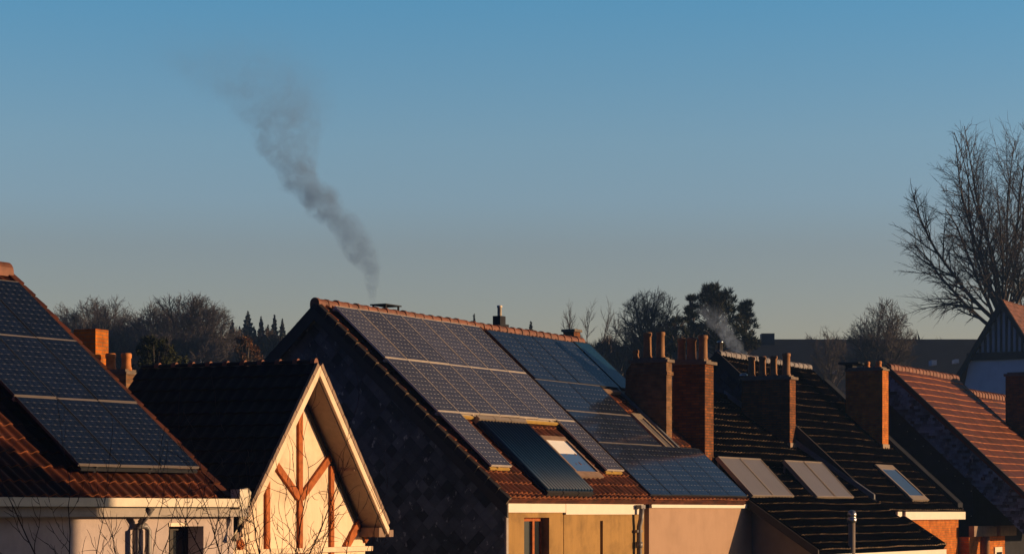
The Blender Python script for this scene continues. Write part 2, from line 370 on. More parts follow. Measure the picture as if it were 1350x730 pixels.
def wall_holes(mb, x0, x1, z0, z1, y0, y1, holes, mi=0):
    x = x0
    for hx0, hx1, hz0, hz1 in sorted(holes):
        if hx0 > x: mb.box((x, y0, z0), (hx0, y1, z1), mi)
        if hz1 < z1: mb.box((hx0, y0, hz1), (hx1, y1, z1), mi)
        if hz0 > z0: mb.box((hx0, y0, z0), (hx1, y1, hz0), mi)
        x = hx1
    if x < x1: mb.box((x, y0, z0), (x1, y1, z1), mi)

def window(th, hx0, hx1, hz0, hz1, y, mat='timber', mull=.5, fw=.07, cill='white'):
    """casement window set in the opening, its outer face at y"""
    mb = MB(); g = MB()
    mb.box((hx0, y, hz1-fw), (hx1, y+.06, hz1)); mb.box((hx0, y, hz0), (hx1, y+.06, hz0+fw))
    mb.box((hx0, y, hz0+fw), (hx0+fw, y+.06, hz1-fw)); mb.box((hx1-fw, y, hz0+fw), (hx1, y+.06, hz1-fw))
    xm = hx0 + (hx1-hx0)*mull
    mb.box((xm-fw*.6, y-.01, hz0+fw), (xm+fw*.6, y+.06, hz1-fw))
    w = th.part('window', mb, mat)
    g.box((hx0+fw*.5, y+.03, hz0+fw*.5), (hx1-fw*.5, y+.04, hz1-fw*.5))
    th.part('pane', g, 'glass', w)
    if cill:
        c = MB(); c.box((hx0-.06, y-.2, hz0-.06), (hx1+.06, y, hz0-.004)); th.part('window_sill', c, cill, w)
    return w

# solar panels: a glass laminate with a frame; local x 0..w, y -h..0 (down the slope), z up from the tiles
PV = {}
def pv_meshes(key, w, h, pv, fr, fw=.018, th=.04, fv=None, frv=None):
    fv = fv or fw
    g = MB(); g.box((fv*.6, -h+fw*.6, .008), (w-fv*.6, -fw*.6, th-.004))
    f = MB(); f.box((0, -fw, 0), (w, 0, th)); f.box((0, -h, 0), (w, -h+fw, th))
    f.box((0, -h+fw, 0), (fv, -fw, th), 1); f.box((w-fv, -h+fw, 0), (w, -fw, th), 1)
    o1 = g.build('cells_'+key, pv); o2 = f.build('frame_'+key, [fr, frv or fr])
    PV[key] = (o1.data, o2.data)
    for o in (o1, o2): bpy.data.objects.remove(o)
pv_meshes('A', .808, 1.58, 'pv_A', 'frame_silver', fw=.014, fv=.008)
pv_meshes('L', .808, 1.58, 'pv_L', 'frame_grey', fw=.012, fv=.008, frv='frame_black')  # cross bars paler than side bars: sun on them put into the colour
pv_meshes('Bp', 1.05, 1.68, 'pv_Bp', 'frame_black', fw=.01, fv=.004)
pv_meshes('Bl', 1.595, 1.05, 'pv_Bl', 'frame_grey', fw=.014, fv=.004, frv='frame_black')
pv_meshes('T', .84, 1.72, 'thermal', 'frame_black', fw=.02)
def panel(th, key, x, y, z, pitch, label=None):
    p = mesh_part('solar_panel', PV[key][0], th.e, th.loc(x, y, z), (pitch + R(rnd.uniform(-.25, .25)), R(rnd.uniform(-.3, .3)), 0))
    mesh_part('panel_frame', PV[key][1], p)
    if label: p['label'] = label
    return p
def rail(th, x0, x1, y, z, h, pitch, mat='frame_silver'):
    """mounting rail under a row of panels: from the tiles up to the panel underside"""
    sp, cp = math.sin(pitch), math.cos(pitch)
    mb = MB(); mb.bar((x0, y+sp*h*.5, z-cp*h*.5), (x1, y+sp*h*.5, z-cp*h*.5), .05, .04, (0, -sp, cp))
    x = x0+.3
    while x < x1:
        mb.bar((x, y, z), (x, y+sp*h, z-cp*h), .04, .04, (1, 0, 0)); x += 1.1
    th.part('mounting_rail', mb, mat)

def chimney(th, parent, x0, x1, y0, y1, zb, zt, mat='brick', cap=.06, caph=.07, corbel=True, pots=(), capmat='mortar', potmat='pot', label=None):
    mb = MB(); mb.box((x0, y0, zb), (x1, y1, zt))
    if corbel: mb.box((x0-.03, y0-.03, zt-.3), (x1+.03, y1+.03, zt-.22))
    c = th.part('chimney', mb, mat, parent)
    if caph <= 0: return c
    k = MB(); k.box((x0-cap, y0-cap, zt), (x1+cap, y1+cap, zt+caph)); k.box((x0+.04, y0+.04, zt+caph), (x1-.04, y1-.04, zt+caph+.05))
    th.part('chimney_cap', k, capmat, c)
    for (px, py, r, h) in pots:
        p = MB(); zz = zt+caph+.03
        p.lathe((px, py, zz), [(r*1.12, 0), (r*1.12, .05), (r*.98, .07), (r*.92, h-.09), (r*1.08, h-.08), (r*1.08, h-.02), (r*.95, h), (r*.7, h), (r*.7, h-.12)], 14)
        th.part('chimney_pot', p, potmat, c)
    return c

# ------------------------------------------------------------------ frames (solved from the photograph's perspective)
TER = Frame(61.29, -3.527, 45.072); P1 = R(41.86); Z1 = 4.062
LEF = Frame(55.83, -7.718, 35.522); P2 = R(37.76); Z2 = 3.566
HTF = Frame(66.0, -3.145, 37.0)
OFF = .14                                   # panels stand this far off the tiles
TP = math.tan(P1); cp1, sp1 = math.cos(P1), math.sin(P1); cp2, sp2 = math.cos(P2), math.sin(P2)
RY, RZ = .30, 4.062 - OFF/cp1 + .30*TP      # ridge line of the tiled plane
def zt(y): return RZ - (RY-y)*TP            # tile plane height at y
def zp(y): return Z1 + y*TP                 # panel plane height at y (local y negative down the slope)
TG = 'terraced houses stepping along the row'

# ------------------------------------------------------------------ house A: slate gable, grey panels, ochre wall
A = Thing(TER, 'terraced_house', 3.1, -3.9, 'terraced house with dark slate gable, ochre rear wall and grey solar panels', 'house', TG)
mb = MB()
ye, yb = -3.5, 4.1
zl = -.16
mb.prism([(ye, -CAMZ), (ye, zt(ye)+zl), (RY, RZ+zl), (yb, RZ-(yb-RY)*TP+zl), (yb, -CAMZ)], 'x', .02, 6.36, 0)
A.part('party_wall', mb, 'wall_grey')
mb = MB(); mb.prism([(-3.89, -CAMZ), (-3.89, zt(-3.89)+zl), (RY, RZ+zl), (yb, RZ-(yb-RY)*TP+zl), (yb, -CAMZ)], 'x', -.06, .018, 0)
gab = A.part('gable_wall', mb, 'slate')
mb = MB()
HW = (.8, 1.84, -1.35, -.1); HS = (4.06, 4.19, -1.4, -.17)
wall_holes(mb, .02, 2.45, -CAMZ, .06, -3.85, ye-.002, [HW]); wall_holes(mb, 2.45, 6.17, -CAMZ, .06, -3.862, ye-.002, [HS])
mb.box((HS[0], -3.74, HS[2]), (HS[1], -3.6, HS[3]), 0)
A.part('wall', mb, 'wall_yellow')
mb = MB(); mb.box((-.05, -3.93, -CAMZ), (.03, -3.893, .1)); A.part('corner_trim', mb, 'grey_board')
mb = MB(); mb.box((.035, -3.905, -.0), (2.44, -3.87, .2)); mb.box((2.45, -3.91, -.04), (6.05, -3.875, .19)); A.part('fascia', mb, 'white')
mb = MB(); mb.box((HS[0]+.002, -3.76, HS[2]), (HS[1]-.002, -3.745, HS[3]-.002)); A.part('slot_window', mb, 'frame_black')
window(A, HW[0], HW[1], HW[2], HW[3], -3.7, 'timber', .62)
mb = MB(); tile_roof(mb, -.2, 6.38, RY, RZ, P1, 0, 4.32/cp1)
roofA = A.part('roof', mb, ['tile_red', 'tile_sun_edge_red'])
mb = MB(); tile_roof(mb, -.2, 6.38, RY, RZ, P1, 0, 4.1/cp1, side=1, amp=0); A.part('rear_roof', mb, ['tile_red', 'tile_sun_edge_red'])
mb = MB(); ridge_tiles(mb, -.24, 6.4, RY, RZ-.01, .095); A.part('ridge_tiles', mb, 'ridge_red')
# verge: dark barge boards and a row of verge tiles
mb = MB()
for side, Ls in ((-1, 4.36), (1, 4.2)):
    e = RY + side*Ls
    mb.prism([(RY, RZ-.02), (e, RZ-.02-Ls*TP), (e, RZ-.34-Ls*TP), (RY, RZ-.34)], 'x', -.26, -.205)
A.part('barge_board', mb, 'darkwood')
mb = MB()
for i in range(19):
    s = .12 + i*.305
    y, z = RY - cp1*s, RZ - sp1*s
    mb.bar((-.22, y, z+.035), (-.22, y-cp1*.29, z-sp1*.29+.05), .12, .05, (0, -sp1, cp1), 0, 1)
    mb.bar((-.292, y, z-.02), (-.292, y-cp1*.29, z-sp1*.29), .03, .13, (0, -sp1, cp1), 0, 1)
A.part('verge_tiles', mb, ['tile_shade', 'tile_sun_edge_black'])  # pale lower ends on dark sides: sunlight on the ends is painted
for k in range(2):
    for i in range(7):
        v = k*1.6; panel(A, 'A', i*.828, -v*cp1, Z1 - v*sp1, P1)
v = 3.2
panel(A, 'A', 0, -v*cp1, Z1-v*sp1, P1); panel(A, 'A', 6*.828, -v*cp1, Z1-v*sp1, P1)
for v in (.02, 1.59, 3.18): rail(A, .02, 5.77, -v*cp1, Z1-v*sp1, .1, P1)
rail(A, .02, .8, -4.77*cp1, Z1-4.77*sp1, .11, P1, 'wood_batten'); rail(A, 4.99, 5.77, -4.77*cp1, Z1-4.77*sp1, .11, P1, 'wood_batten')
mb = MB(); mb.bar((.86, -3.235*cp1, Z1-3.235*sp1-.03), (4.95, -3.235*cp1, Z1-3.235*sp1-.03), .05, .05, (0, -sp1, cp1)); A.part('batten', mb, 'wood_batten')
# evacuated tube collector
def slope_box(mb, x0, x1, ya, yb, h0, h1, mi=0):
    k = mb.add([(x, y-sp1*h, zt(y)+cp1*h) for x in (x0, x1) for y in (ya, yb) for h in (h0, h1)])
    for q in ((0,1,3,2),(4,6,7,5),(0,4,5,1),(2,3,7,6),(1,5,7,3),(0,2,6,4)): mb.face([k+i for i in q], mi)
mb = MB(); slope_box(mb, 1.36, 3.36, -3.97, -2.42, .07, .1)
for i in range(15):
    x = 1.43 + i*.133
    mb.tube([(x, y-sp1*.14, zt(y)+cp1*.14) for y in (-2.44, -3.96)], .052, 10)
tc = A.part('tube_collector', mb, 'collector_black')
for i in range(3):
    mb = MB(); slope_box(mb, 1.36+i*.67, 1.36+i*.67+.64, -2.42, -2.34, .06, .2); A.part('collector_manifold', mb, 'tan_frame', tc)
    mb = MB(); slope_box(mb, 1.36+i*.67, 1.36+i*.67+.64, -4.0, -3.94, .04, .13); A.part('collector_foot', mb, 'darkwood', tc)

def skylight(th, x0, x1, ya, yb, zfun, pitch, h=.09, fw=.08, frame='tan_frame', glass='glass_sky', blind=0.0, lower=.12):
    sp, cp = math.sin(pitch), math.cos(pitch)
    def slab(mb, xa, xb, y1, y2, h0, h1):
        k = mb.add([(x, y-sp*hh, zfun(y)+cp*hh) for x in (xa, xb) for y in (y1, y2) for hh in (h0, h1)])
        for q in ((0,1,3,2),(4,6,7,5),(0,4,5,1),(2,3,7,6),(1,5,7,3),(0,2,6,4)): mb.face([k+i for i in q])
    f = MB(); slab(f, x0, x1, ya+fw*1.3, ya, 0, h); slab(f, x0, x1, yb, yb-lower, 0, h*.9)
    slab(f, x0, x0+fw, yb, ya, 0, h); slab(f, x1-fw, x1, yb, ya, 0, h)
    s = th.part('skylight', f, frame)
    g = MB(); slab(g, x0+fw, x1-fw, yb, ya, .02, h*.7); th.part('pane', g, glass, s)
    if blind:
        b = MB(); slab(b, x0+fw, x1-fw-.1, ya-(ya-yb)*blind, ya, h*.7+.002, h*.7+.008); th.part('blind', b, 'blind', s)
    return s
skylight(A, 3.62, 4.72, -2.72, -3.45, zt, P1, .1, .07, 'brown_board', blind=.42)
mb = MB(); x = 5.72
mb.tube([(x, -4.02, .1), (x, -4.0, -.15), (x, -3.96, -.3), (x, -3.96, -CAMZ)], .055, 10)
mb.tube([(x, -3.96, -.62), (x, -3.96, -.75)], .075, 10); mb.box((x-.1, -3.97, -.42), (x+.16, -3.862, -.37)); mb.box((x-.1, -4.06, .08), (x+.1, -3.92, .16))
A.part('downpipe', mb, 'pipe')
# chimney cowl behind the ridge
cw = Thing(TER, 'chimney', 3.85, 1.2, 'flat metal slab on four thin legs topping a stack behind the grey panelled ridge', 'chimney')
mb = MB(); mb.box((3.45, .95, -CAMZ), (4.25, 1.45, 4.2)); cw.part('stack', mb, 'brick_dark')
mb = MB(); mb.box((3.55, 1.0, 4.44), (4.2, 1.4, 4.465))
for a in (3.6, 4.12):
    for b in (1.03, 1.34): mb.box((a, b, 4.2), (a+.035, b+.035, 4.47))
cw.part('cowl', mb, 'dark_sheet')
cw = Thing(TER, 'flue', 8.87, 1.2, 'short white metal flue on a dark base rising behind the ridge', 'flue')
mb = MB(); mb.box((8.74, 1.08, -CAMZ), (9.0, 1.28, 4.6)); mb.box((9.0, 1.1, -CAMZ), (9.2, 1.28, 4.42)); cw.part('base', mb, 'dark_sheet')
mb = MB(); mb.lathe((8.87, 1.17, 4.6), [(.05, 0), (.05, .2), (.062, .2), (.062, .25), (.05, .25)], 12); cw.part('pipe', mb, 'white')

# ------------------------------------------------------------------ house B: blue panels, beige wall
B = Thing(TER, 'terraced_house', 9.2, -3.9, 'terraced house with plain beige wall and roof covered in dark blue panels', 'house', TG)
mb = MB(); mb.prism([(-3.5, -CAMZ), (-3.5, zt(-3.5)+zl), (RY, RZ+zl), (yb, RZ-(yb-RY)*TP+zl), (yb, -CAMZ)], 'x', 6.4, 11.75)
mb.box((6.42, -3.86, -CAMZ), (12.1, -3.503, .1)); B.part('wall', mb, 'wall_beige')
mb = MB(); mb.box((6.41, -3.93, .1), (12.12, -3.87, .19)); B.part('fascia', mb, 'white')
mb = MB(); tile_roof(mb, 6.4, 11.46, RY, RZ, P1, 0, 4.32/cp1, amp=.028); roofB = B.part('roof', mb, ['tile_red', 'tile_sun_edge_red'])
mb = MB(); tile_roof(mb, 6.4, 11.7, RY, RZ, P1, 0, 4.1/cp1, side=1, amp=0); B.part('rear_roof', mb, ['tile_red', 'tile_sun_edge_red'])
mb = MB(); ridge_tiles(mb, 6.42, 11.4, RY, RZ-.02, r=.1); B.part('ridge_tiles', mb, 'ridge_red')
BOFF = .07/cp1
def bz(y): return Z1 + y*TP - BOFF
y1 = .07
for i in range(4): panel(B, 'Bp', 6.24+i*1.06, y1, bz(y1), P1)
panel(B, 'T', 10.5, y1+.02, bz(y1+.02)+.01, P1, 'plain bright blue thermal panel without cells')
for k in range(2):
    y = y1 - 1.695*cp1 - k*1.065*cp1
    for i in range(2): panel(B, 'Bl', 6.15+i*1.602, y, bz(y), P1)
y = y1 - 1.695*cp1 - 2.13*cp1
for i in range(5): panel(B, 'Bp', 6.12+i*1.06, y, bz(y), P1)
for yy in (y1-.02, y1-1.66*cp1): rail(B, 6.3, 10.4, yy, bz(yy), .03, P1, 'frame_black')
yy = y1-5.4*cp1; rail(B, 6.2, 11.3, yy, bz(yy), .03, P1, 'frame_black')
mb = MB(); slope_box(mb, 9.4, 11.4, -1.27, -1.21, .02, .1); B.part('panel_batten', mb, 'brown_board')
skylight(B, 9.62, 10.12, -1.95, -2.72, zt, P1, .09, .09, 'tan_frame', 'collector_grey', lower=.16)
mb = MB(); slope_box(mb, 10.28, 10.38, -2.75, -1.0, .02, .1); B.part('lead_flashing', mb, 'zinc')
chimney(B, roofB, 10.42, 10.72, -2.42, -1.5, 1.2, 3.5, 'brick_soot', .05, .07, True,
        [(10.57, -1.56, .07, .22), (10.57, -1.86, .1, .62), (10.57, -2.2, .1, .62)], potmat='pot_dark', label='')
mb = MB(); mb.prism([(-1.5, 2.7), (-1.5, 3.5), (-1.36, 3.3), (-1.34, 2.7)], 'x', 10.44, 10.7); B.part('chimney_shoulder', mb, 'brick_soot')
mb = MB(); mb.box((10.9, -4.0, -.1), (10.901, -4.0, -.1)) if False else None

# ------------------------------------------------------------------ house C: black tiles, four flat collectors
CT = .664; PC = math.atan(CT); cpc, spc = math.cos(PC), math.sin(PC)
CRY, CRZ = .35, 3.17
def zc(y): return CRZ - (CRY-y)*CT
Ch = Thing(TER, 'terraced_house', 16.2, -5.5, 'terraced house with low black tiled roof carrying four grey flat collectors', 'house', TG)
mb = MB(); mb.prism([(-5.45, -CAMZ), (-5.45, zc(-5.45)-.14), (CRY, CRZ-.14), (4.5, CRZ-.14-4.15*CT), (4.5, -CAMZ)], 'x', 12.14, 20.28)
Ch.part('wall', mb, 'wall_grey')
mb = MB(); tile_roof(mb, 11.72, 20.3, CRY, CRZ, PC, 0, 6.08/cpc, course=.335, period=.2, amp=.026, step=.016)
roofC = Ch.part('roof', mb, ['tile_black', 'tile_sun_edge_black'])
mb = MB(); tile_roof(mb, 20.3, 21.0, CRY, CRZ, PC, 4.95/cpc, 6.08/cpc, course=.335, period=.2, amp=.026, step=.016)
Ch.part('roof_return', mb, ['tile_black', 'tile_sun_edge_black'])
mb = MB(); tile_roof(mb, 11.72, 20.3, CRY, CRZ, PC, 0, 4.3/cpc, side=1, amp=0); Ch.part('rear_roof', mb, ['tile_black', 'tile_sun_edge_black'])
mb = MB(); ridge_tiles(mb, 11.75, 20.25, CRY, CRZ, .11); Ch.part('ridge_tiles', mb, 'tile_black')
mb = MB(); mb.box((12.7, -5.74, -1.25), (21.0, -5.68, -.98)); Ch.part('fascia', mb, 'white')
mb = MB(); mb.box((20.3, -5.68, -CAMZ), (20.95, -4.3, -1.0)); mb.box((12.16, -5.67, -CAMZ), (20.3, -5.46, -.98)); Ch.part('eaves_wall', mb, 'wall_grey')
mb = MB(); mb.prism([(CRY, CRZ-.01), (-5.7, zc(-5.7)-.01), (-5.7, zc(-5.7)-.22), (CRY, CRZ-.22)], 'x', 11.66, 11.71); Ch.part('barge_board', mb, 'darkwood')
mb = MB(); mb.prism([(CRY, CRZ+.05), (-4.0, zc(-4.0)+.05), (-4.0, zc(-4.0)+.2), (CRY, CRZ+.2)], 'x', 20.2, 20.29); mb.box((12.2, .2, 3.12), (20.2, .26, 3.3)) if False else None
Ch.part('lead_flashing', mb, 'zinc')
PCOL = R(46); spo, cpo = math.sin(PCOL), math.cos(PCOL)
mcol = {}
def collector_meshes():
    g = MB(); g.box((.03, -1.27, .02), (1.27, -.03, .085))
    f = MB(); f.box((0, -1.3, 0), (1.3, -1.27, .1)); f.box((0, -.03, 0), (1.3, 0, .1)); f.box((0, -1.27, 0), (.03, -.03, .1)); f.box((1.27, -1.27, 0), (1.3, -.03, .1))
    return g.build('a', 'collector_grey'), f.build('b', 'tan_frame')
o1, o2 = collector_meshes(); CM = (o1.data, o2.data); bpy.data.objects.remove(o1); bpy.data.objects.remove(o2)
for x in (12.0, 13.32, 16.2, 17.54):
    p = mesh_part('flat_collector', CM[0], Ch.e, Ch.loc(x, -3.87+1.3*cpo, .33+1.3*spo), (PCOL, 0, 0))
    mesh_part('collector_frame', CM[1], p)
    mb = MB(); yt = -3.87+1.25*cpo; ztp = .33+1.25*spo-.02
    for dx in (.1, 1.2): mb.bar((x+dx, yt, zc(yt)), (x+dx, yt, ztp), .04, .04, (1, 0, 0)); mb.bar((x+dx, -3.8, zc(-3.8)), (x+dx, -3.8, .36), .04, .04, (1, 0, 0))
    Ch.part('collector_stand', mb, 'frame_grey')
chimney(Ch, roofC, 11.5, 12.0, -2.92, -2.08, .6, 3.5, 'brick_dark', .07, .07, False,
        [(11.75, -2.2, .1, .55), (11.75, -2.46, .115, .55), (11.75, -2.76, .11, .6)], potmat='pot_dark')
chimney(Ch, roofC, 19.78, 20.2, -1.76, -.35, 1.4, 3.6, 'brick_dark', .06, .07, False,
        [(20.0, -.55, .1, .56), (20.0, -.87, .1, .56), (20.0, -1.2, .1, .56), (20.0, -1.57, .11, .62)], potmat='pot_dark')
mb = MB(); mb.box((19.75, -1.79, 1.55), (20.22, -1.7, 1.88)); Ch.part('chimney_flashing', mb, 'soffit')
mb = MB(); mb.lathe((19.98, -.32, 3.62), [(.09, -.3), (.09, .1), (.11, .1), (.11, .16), (.05, .2)], 10); Ch.part('flue_cap', mb, 'steel')

# ------------------------------------------------------------------ house D: taller black roof with a skylight, brick wall
DRY, DRZ = .58, 4.40
def zd(y): return DRZ - (DRY-y)*TP
D = Thing(TER, 'terraced_house', 23.8, -4.2, 'terraced house with tall black tiled roof, navy side gable and orange brick wall', 'house', TG)
mb = MB(); mb.prism([(-3.7, -CAMZ), (-3.7, zd(-3.7)-.15), (DRY, DRZ-.15), (4.6, DRZ-.15-4.02*TP), (4.6, -CAMZ)], 'x', 20.36, 27.2); D.part('side_wall', mb, 'navy')
mb = MB(); mb.box((20.38, -4.1, -CAMZ), (27.2, -3.703, -.12)); D.part('wall', mb, 'brick')
mb = MB(); mb.box((21.9, -4.3, -.2), (27.25, -4.24, .02)); mb.box((21.25, -4.3, -.17), (21.6, -4.24, .02)); D.part('fascia', mb, 'white')
mb = MB(); tile_roof(mb, 20.3, 27.2, DRY, DRZ, P1, 0, 4.84/cp1, course=.345, period=.2, amp=.026, step=.014); roofD = D.part('roof', mb, ['tile_black', 'tile_sun_edge_black'])
mb = MB(); tile_roof(mb, 20.3, 27.2, DRY, DRZ, P1, 0, 4.1/cp1, side=1, amp=0); D.part('rear_roof', mb, ['tile_black', 'tile_sun_edge_black'])
mb = MB(); ridge_tiles(mb, 20.3, 27.25, DRY, DRZ, .09, .36); D.part('ridge_tiles', mb, 'ridge_grey')
mb = MB()
for side, Ls in ((-1, 4.86), (1, 4.1)):
    e = DRY + side*Ls; mb.prism([(DRY, DRZ+.06), (e, DRZ+.06-Ls*TP), (e, DRZ-.24-Ls*TP), (DRY, DRZ-.24)], 'x', 20.22, 20.295)
D.part('barge_board', mb, 'darkwood')
mb = MB(); mb.lathe((20.45, DRY, DRZ+.05), [(.07, 0), (.07, .25), (.09, .25), (.09, .3), (.05, .32)], 10); D.part('vent_pipe', mb, 'steel')
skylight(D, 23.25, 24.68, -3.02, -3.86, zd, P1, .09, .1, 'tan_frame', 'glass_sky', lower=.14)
mb = MB(); mb.prism([(DRY-.6, zd(DRY-.6)+.0), (-4.2, zd(-4.2)+.0), (-4.2, zd(-4.2)+.16), (DRY-.6, zd(DRY-.6)+.16)], 'x', 26.85, 27.3); D.part('lead_flashing', mb, 'dark_sheet')
chimney(D, roofD, 25.9, 26.42, -2.22, -1.08, 1.4, 4.17, 'brick', .03, .05, False,
        [(26.15, -1.66, .08, .2), (26.15, -2.02, .08, .2)])
mb = MB(); mb.box((25.87, -2.25, 1.7), (26.45, -2.14, 2.0)); D.part('chimney_flashing', mb, 'soffit')
mb = MB(); mb.box((25.95, -1.26, 4.17), (26.35, -1.06, 4.37)); mb.box((25.8, -1.51, 4.37), (26.5, -.88, 4.42)); D.part('chimney_cowl', mb, 'dark_sheet')

# ------------------------------------------------------------------ house E: red tiled roof, slate strip
ERY, ERZ, EP = -1.37, 4.45, R(42.4); ET = math.tan(EP); cpe = math.cos(EP)
def ze(y): return ERZ - (ERY-y)*ET
Eh = Thing(TER, 'terraced_house', 32.2, -4.5, 'terraced house with brown red tiled roof and grey blue slate strip under its verge', 'house', TG)
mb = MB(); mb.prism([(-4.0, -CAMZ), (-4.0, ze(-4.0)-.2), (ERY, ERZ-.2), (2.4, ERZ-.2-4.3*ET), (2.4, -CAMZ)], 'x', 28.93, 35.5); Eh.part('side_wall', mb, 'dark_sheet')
mb = MB(); mb.prism([(ERY, ERZ-.06), (-7.2, ze(-7.2)-.06), (-7.2, ze(-7.2)-1.3), (ERY, ERZ-1.1)], 'x', 28.82, 28.925); Eh.part('slate_cladding', mb, 'slate_blue')
mb = MB(); tile_roof(mb, 28.8, 35.6, ERY, ERZ, EP, 0, 5.4/cpe, course=.315, amp=0, step=.032); roofE = Eh.part('roof', mb, ['tile_E', 'tile_sun_edge_E'])
mb = MB(); tile_roof(mb, 28.8, 35.6, ERY, ERZ, EP, 0, 4.3/cpe, side=1, amp=0); Eh.part('rear_roof', mb, ['tile_E', 'tile_sun_edge_E'])
mb = MB(); ridge_tiles(mb, 28.8, 35.6, ERY, ERZ, .1, .34, 0, .0); Eh.part('ridge_tiles', mb, 'ridge_red')
mb = MB(); mb.prism([(ERY+.05, ERZ+.1), (-7.2, ze(-7.2)+.05), (-7.2, ze(-7.2)-.1), (ERY+.05, ERZ-.06)], 'x', 28.7, 28.795); Eh.part('verge_board', mb, 'darkwood')
mb = MB()
for i in range(10):
    for k in range(2):
        y = -1.7 - i*.25; z = ze(y) - 1.45 - k*.75
        mb.lathe((28.925, y, z), [(.012, -.012), (.012, .012)], 6)
Eh.part('cladding_screws', mb, 'steel')
# infill bay between D and E at the bottom right
mb = MB(); mb.box((27.26, -4.4, -CAMZ), (28.2, -4.1, -.72)); mb.box((29.1, -4.4, -CAMZ), (30.9, -4.1, -.72)); mb.box((28.2, -4.2, -CAMZ), (29.1, -4.1, -.72)); bay = D.part('bay_wall', mb, 'brick')
mb = MB(); mb.box((27.26, -4.56, -.71), (29.2, -4.4, -.4)); mb.box((29.9, -4.56, -.71), (31.6, -4.4, -.4)); mb.box((29.2, -4.46, -.7), (29.9, -4.4, -.42)); D.part('beam', mb, 'brown_board', bay)
mb = MB(); mb.tube([(28.6, -4.5, -.72), (28.6, -4.5, -CAMZ)], .12, 8); D.part('downpipe', mb, 'pot_dark', bay)
mb = MB(); mb.box((29.75, -4.44, -1.9), (30.5, -4.41, -1.05)); D.part('window', mb, 'white', bay)
mb = MB(); mb.box((29.9, -4.46, -1.85), (30.4, -4.442, -1.2)); D.part('pane', mb, 'glass', bay)

# ------------------------------------------------------------------ house F: a scrap of the next roof with its chimney
F = Thing(TER, 'terraced_house', 38.4, -4.5, 'terraced house at the right picture edge with low red roof and large dark chimney', 'house', TG)
FZ = 4.0
def zf(y): return FZ - (ERY-y)*ET
mb = MB(); mb.prism([(-6, -CAMZ), (-6, zf(-6)-.2), (ERY, FZ-.2), (2.4, FZ-.2-4.3*ET), (2.4, -CAMZ)], 'x', 35.7, 42); F.part('wall', mb, 'wall_grey')
mb = MB(); tile_roof(mb, 35.66, 42, ERY, FZ, EP, 0, 4.6/cpe, course=.315, amp=0, step=.032); roofF = F.part('roof', mb, ['tile_E', 'tile_sun_edge_E'])
mb = MB(); tile_roof(mb, 35.66, 42, ERY, FZ, EP, 0, 4.3/cpe, side=1, amp=0); F.part('rear_roof', mb, ['tile_E', 'tile_sun_edge_E'])
mb = MB(); ridge_tiles(mb, 35.7, 42, ERY, FZ, .14, .34); F.part('ridge_tiles', mb, 'ridge_red')
chimney(F, roofF, 35.8, 36.45, -4.3, -2.97, 1.0, 4.48, 'brick_dark', .05, .08, False, [])
mb = MB(); mb.prism([(-2.3, zf(-2.3)), (-5.5, zf(-5.5)), (-5.5, zf(-5.5)+.18), (-2.3, zf(-2.3)+.18)], 'x', 35.67, 35.8); F.part('lead_flashing', mb, 'zinc')

# ------------------------------------------------------------------ left house: pale render, dark blue panels
LRY = .62; LTP = math.tan(P2); LRZ = Z2 - .2/cp2 + LRY*LTP
def zlf(y): return LRZ - (LRY-y)*LTP
H = Thing(LEF, 'house', -3.5, -3.9, 'pale rendered house in front at left with red tiles and nine dark blue solar panels', 'house')
HW = (-1.2+.42, -.49+.45, -1.5, -.2)
mb = MB(); mb.prism([(-3.4, -CAMZ), (-3.4, zlf(-3.4)-.16), (LRY, LRZ-.16), (5.2, LRZ-.16-4.58*LTP), (5.2, -CAMZ)], 'x', -9.5, .2); H.part('side_wall', mb, 'wall_grey')
mb = MB(); wall_holes(mb, -9.5, .62, -CAMZ, .05, -3.9, -3.402, [HW]); H.part('wall', mb, 'wall_pink')
window(H, HW[0], HW[1], HW[2], HW[3], -3.6, 'darkwood', .5, .06)
mb = MB(); mb.box((HW[0]-.004, -3.915, HW[3]), (HW[0]+.36, -3.6, HW[3]+.05)); H.part('lintel', mb, 'tan_frame')
mb = MB(); tile_roof(mb, -9.5, .32, LRY, LRZ, P2, 0, 4.78/cp2, course=.325, period=.2, amp=.032, step=.022, nper=10); H.part('roof', mb, ['tile_red', 'tile_sun_edge_red'])
mb = MB(); tile_roof(mb, -9.5, .32, LRY, LRZ, P2, 0, 4.4/cp2, side=1, amp=0); H.part('rear_roof', mb, ['tile_red', 'tile_sun_edge_red'])
mb = MB(); ridge_tiles(mb, -9.5, .36, LRY, LRZ+.02, .15); H.part('ridge_tiles', mb, 'ridge_red')
mb = MB()
for i in range(18):
    s = .1 + i*.325; y, z = LRY - cp2*s, LRZ - sp2*s
    mb.bar((.34, y, z+.035), (.34, y-cp2*.31, z-sp2*.31+.06), .15, .06, (0, -sp2, cp2))
H.part('verge_tiles', mb, 'tile_red')
mb = MB(); mb.prism([(LRY, LRZ-.03), (-4.1, zlf(-4.1)-.03), (-4.1, zlf(-4.1)-.2), (LRY, LRZ-.2)], 'x', .33, .37); H.part('barge_board', mb, 'darkwood')
mb = MB(); mb.box((-9.5, -4.3, .08), (.3, -4.17, .2)); H.part('gutter', mb, 'gutter')
mb = MB(); mb.box((-9.5, -4.16, -.06), (.66, -3.9, .075)); H.part('fascia', mb, 'grey_board')
for k in range(3):
    for i in range(3):
        v = k*1.6; panel(H, 'L', -(i+1)*.828+.01, -v*cp2, Z2 - v*sp2, P2)
for v in (.02, 1.585, 3.185): rail(H, -2.46, -.0, -v*cp2, Z2-v*sp2, .06, P2, 'tan_frame')
rail(H, -2.4, -.02, -4.77*cp2, Z2-4.77*sp2, .1, P2, 'frame_black')
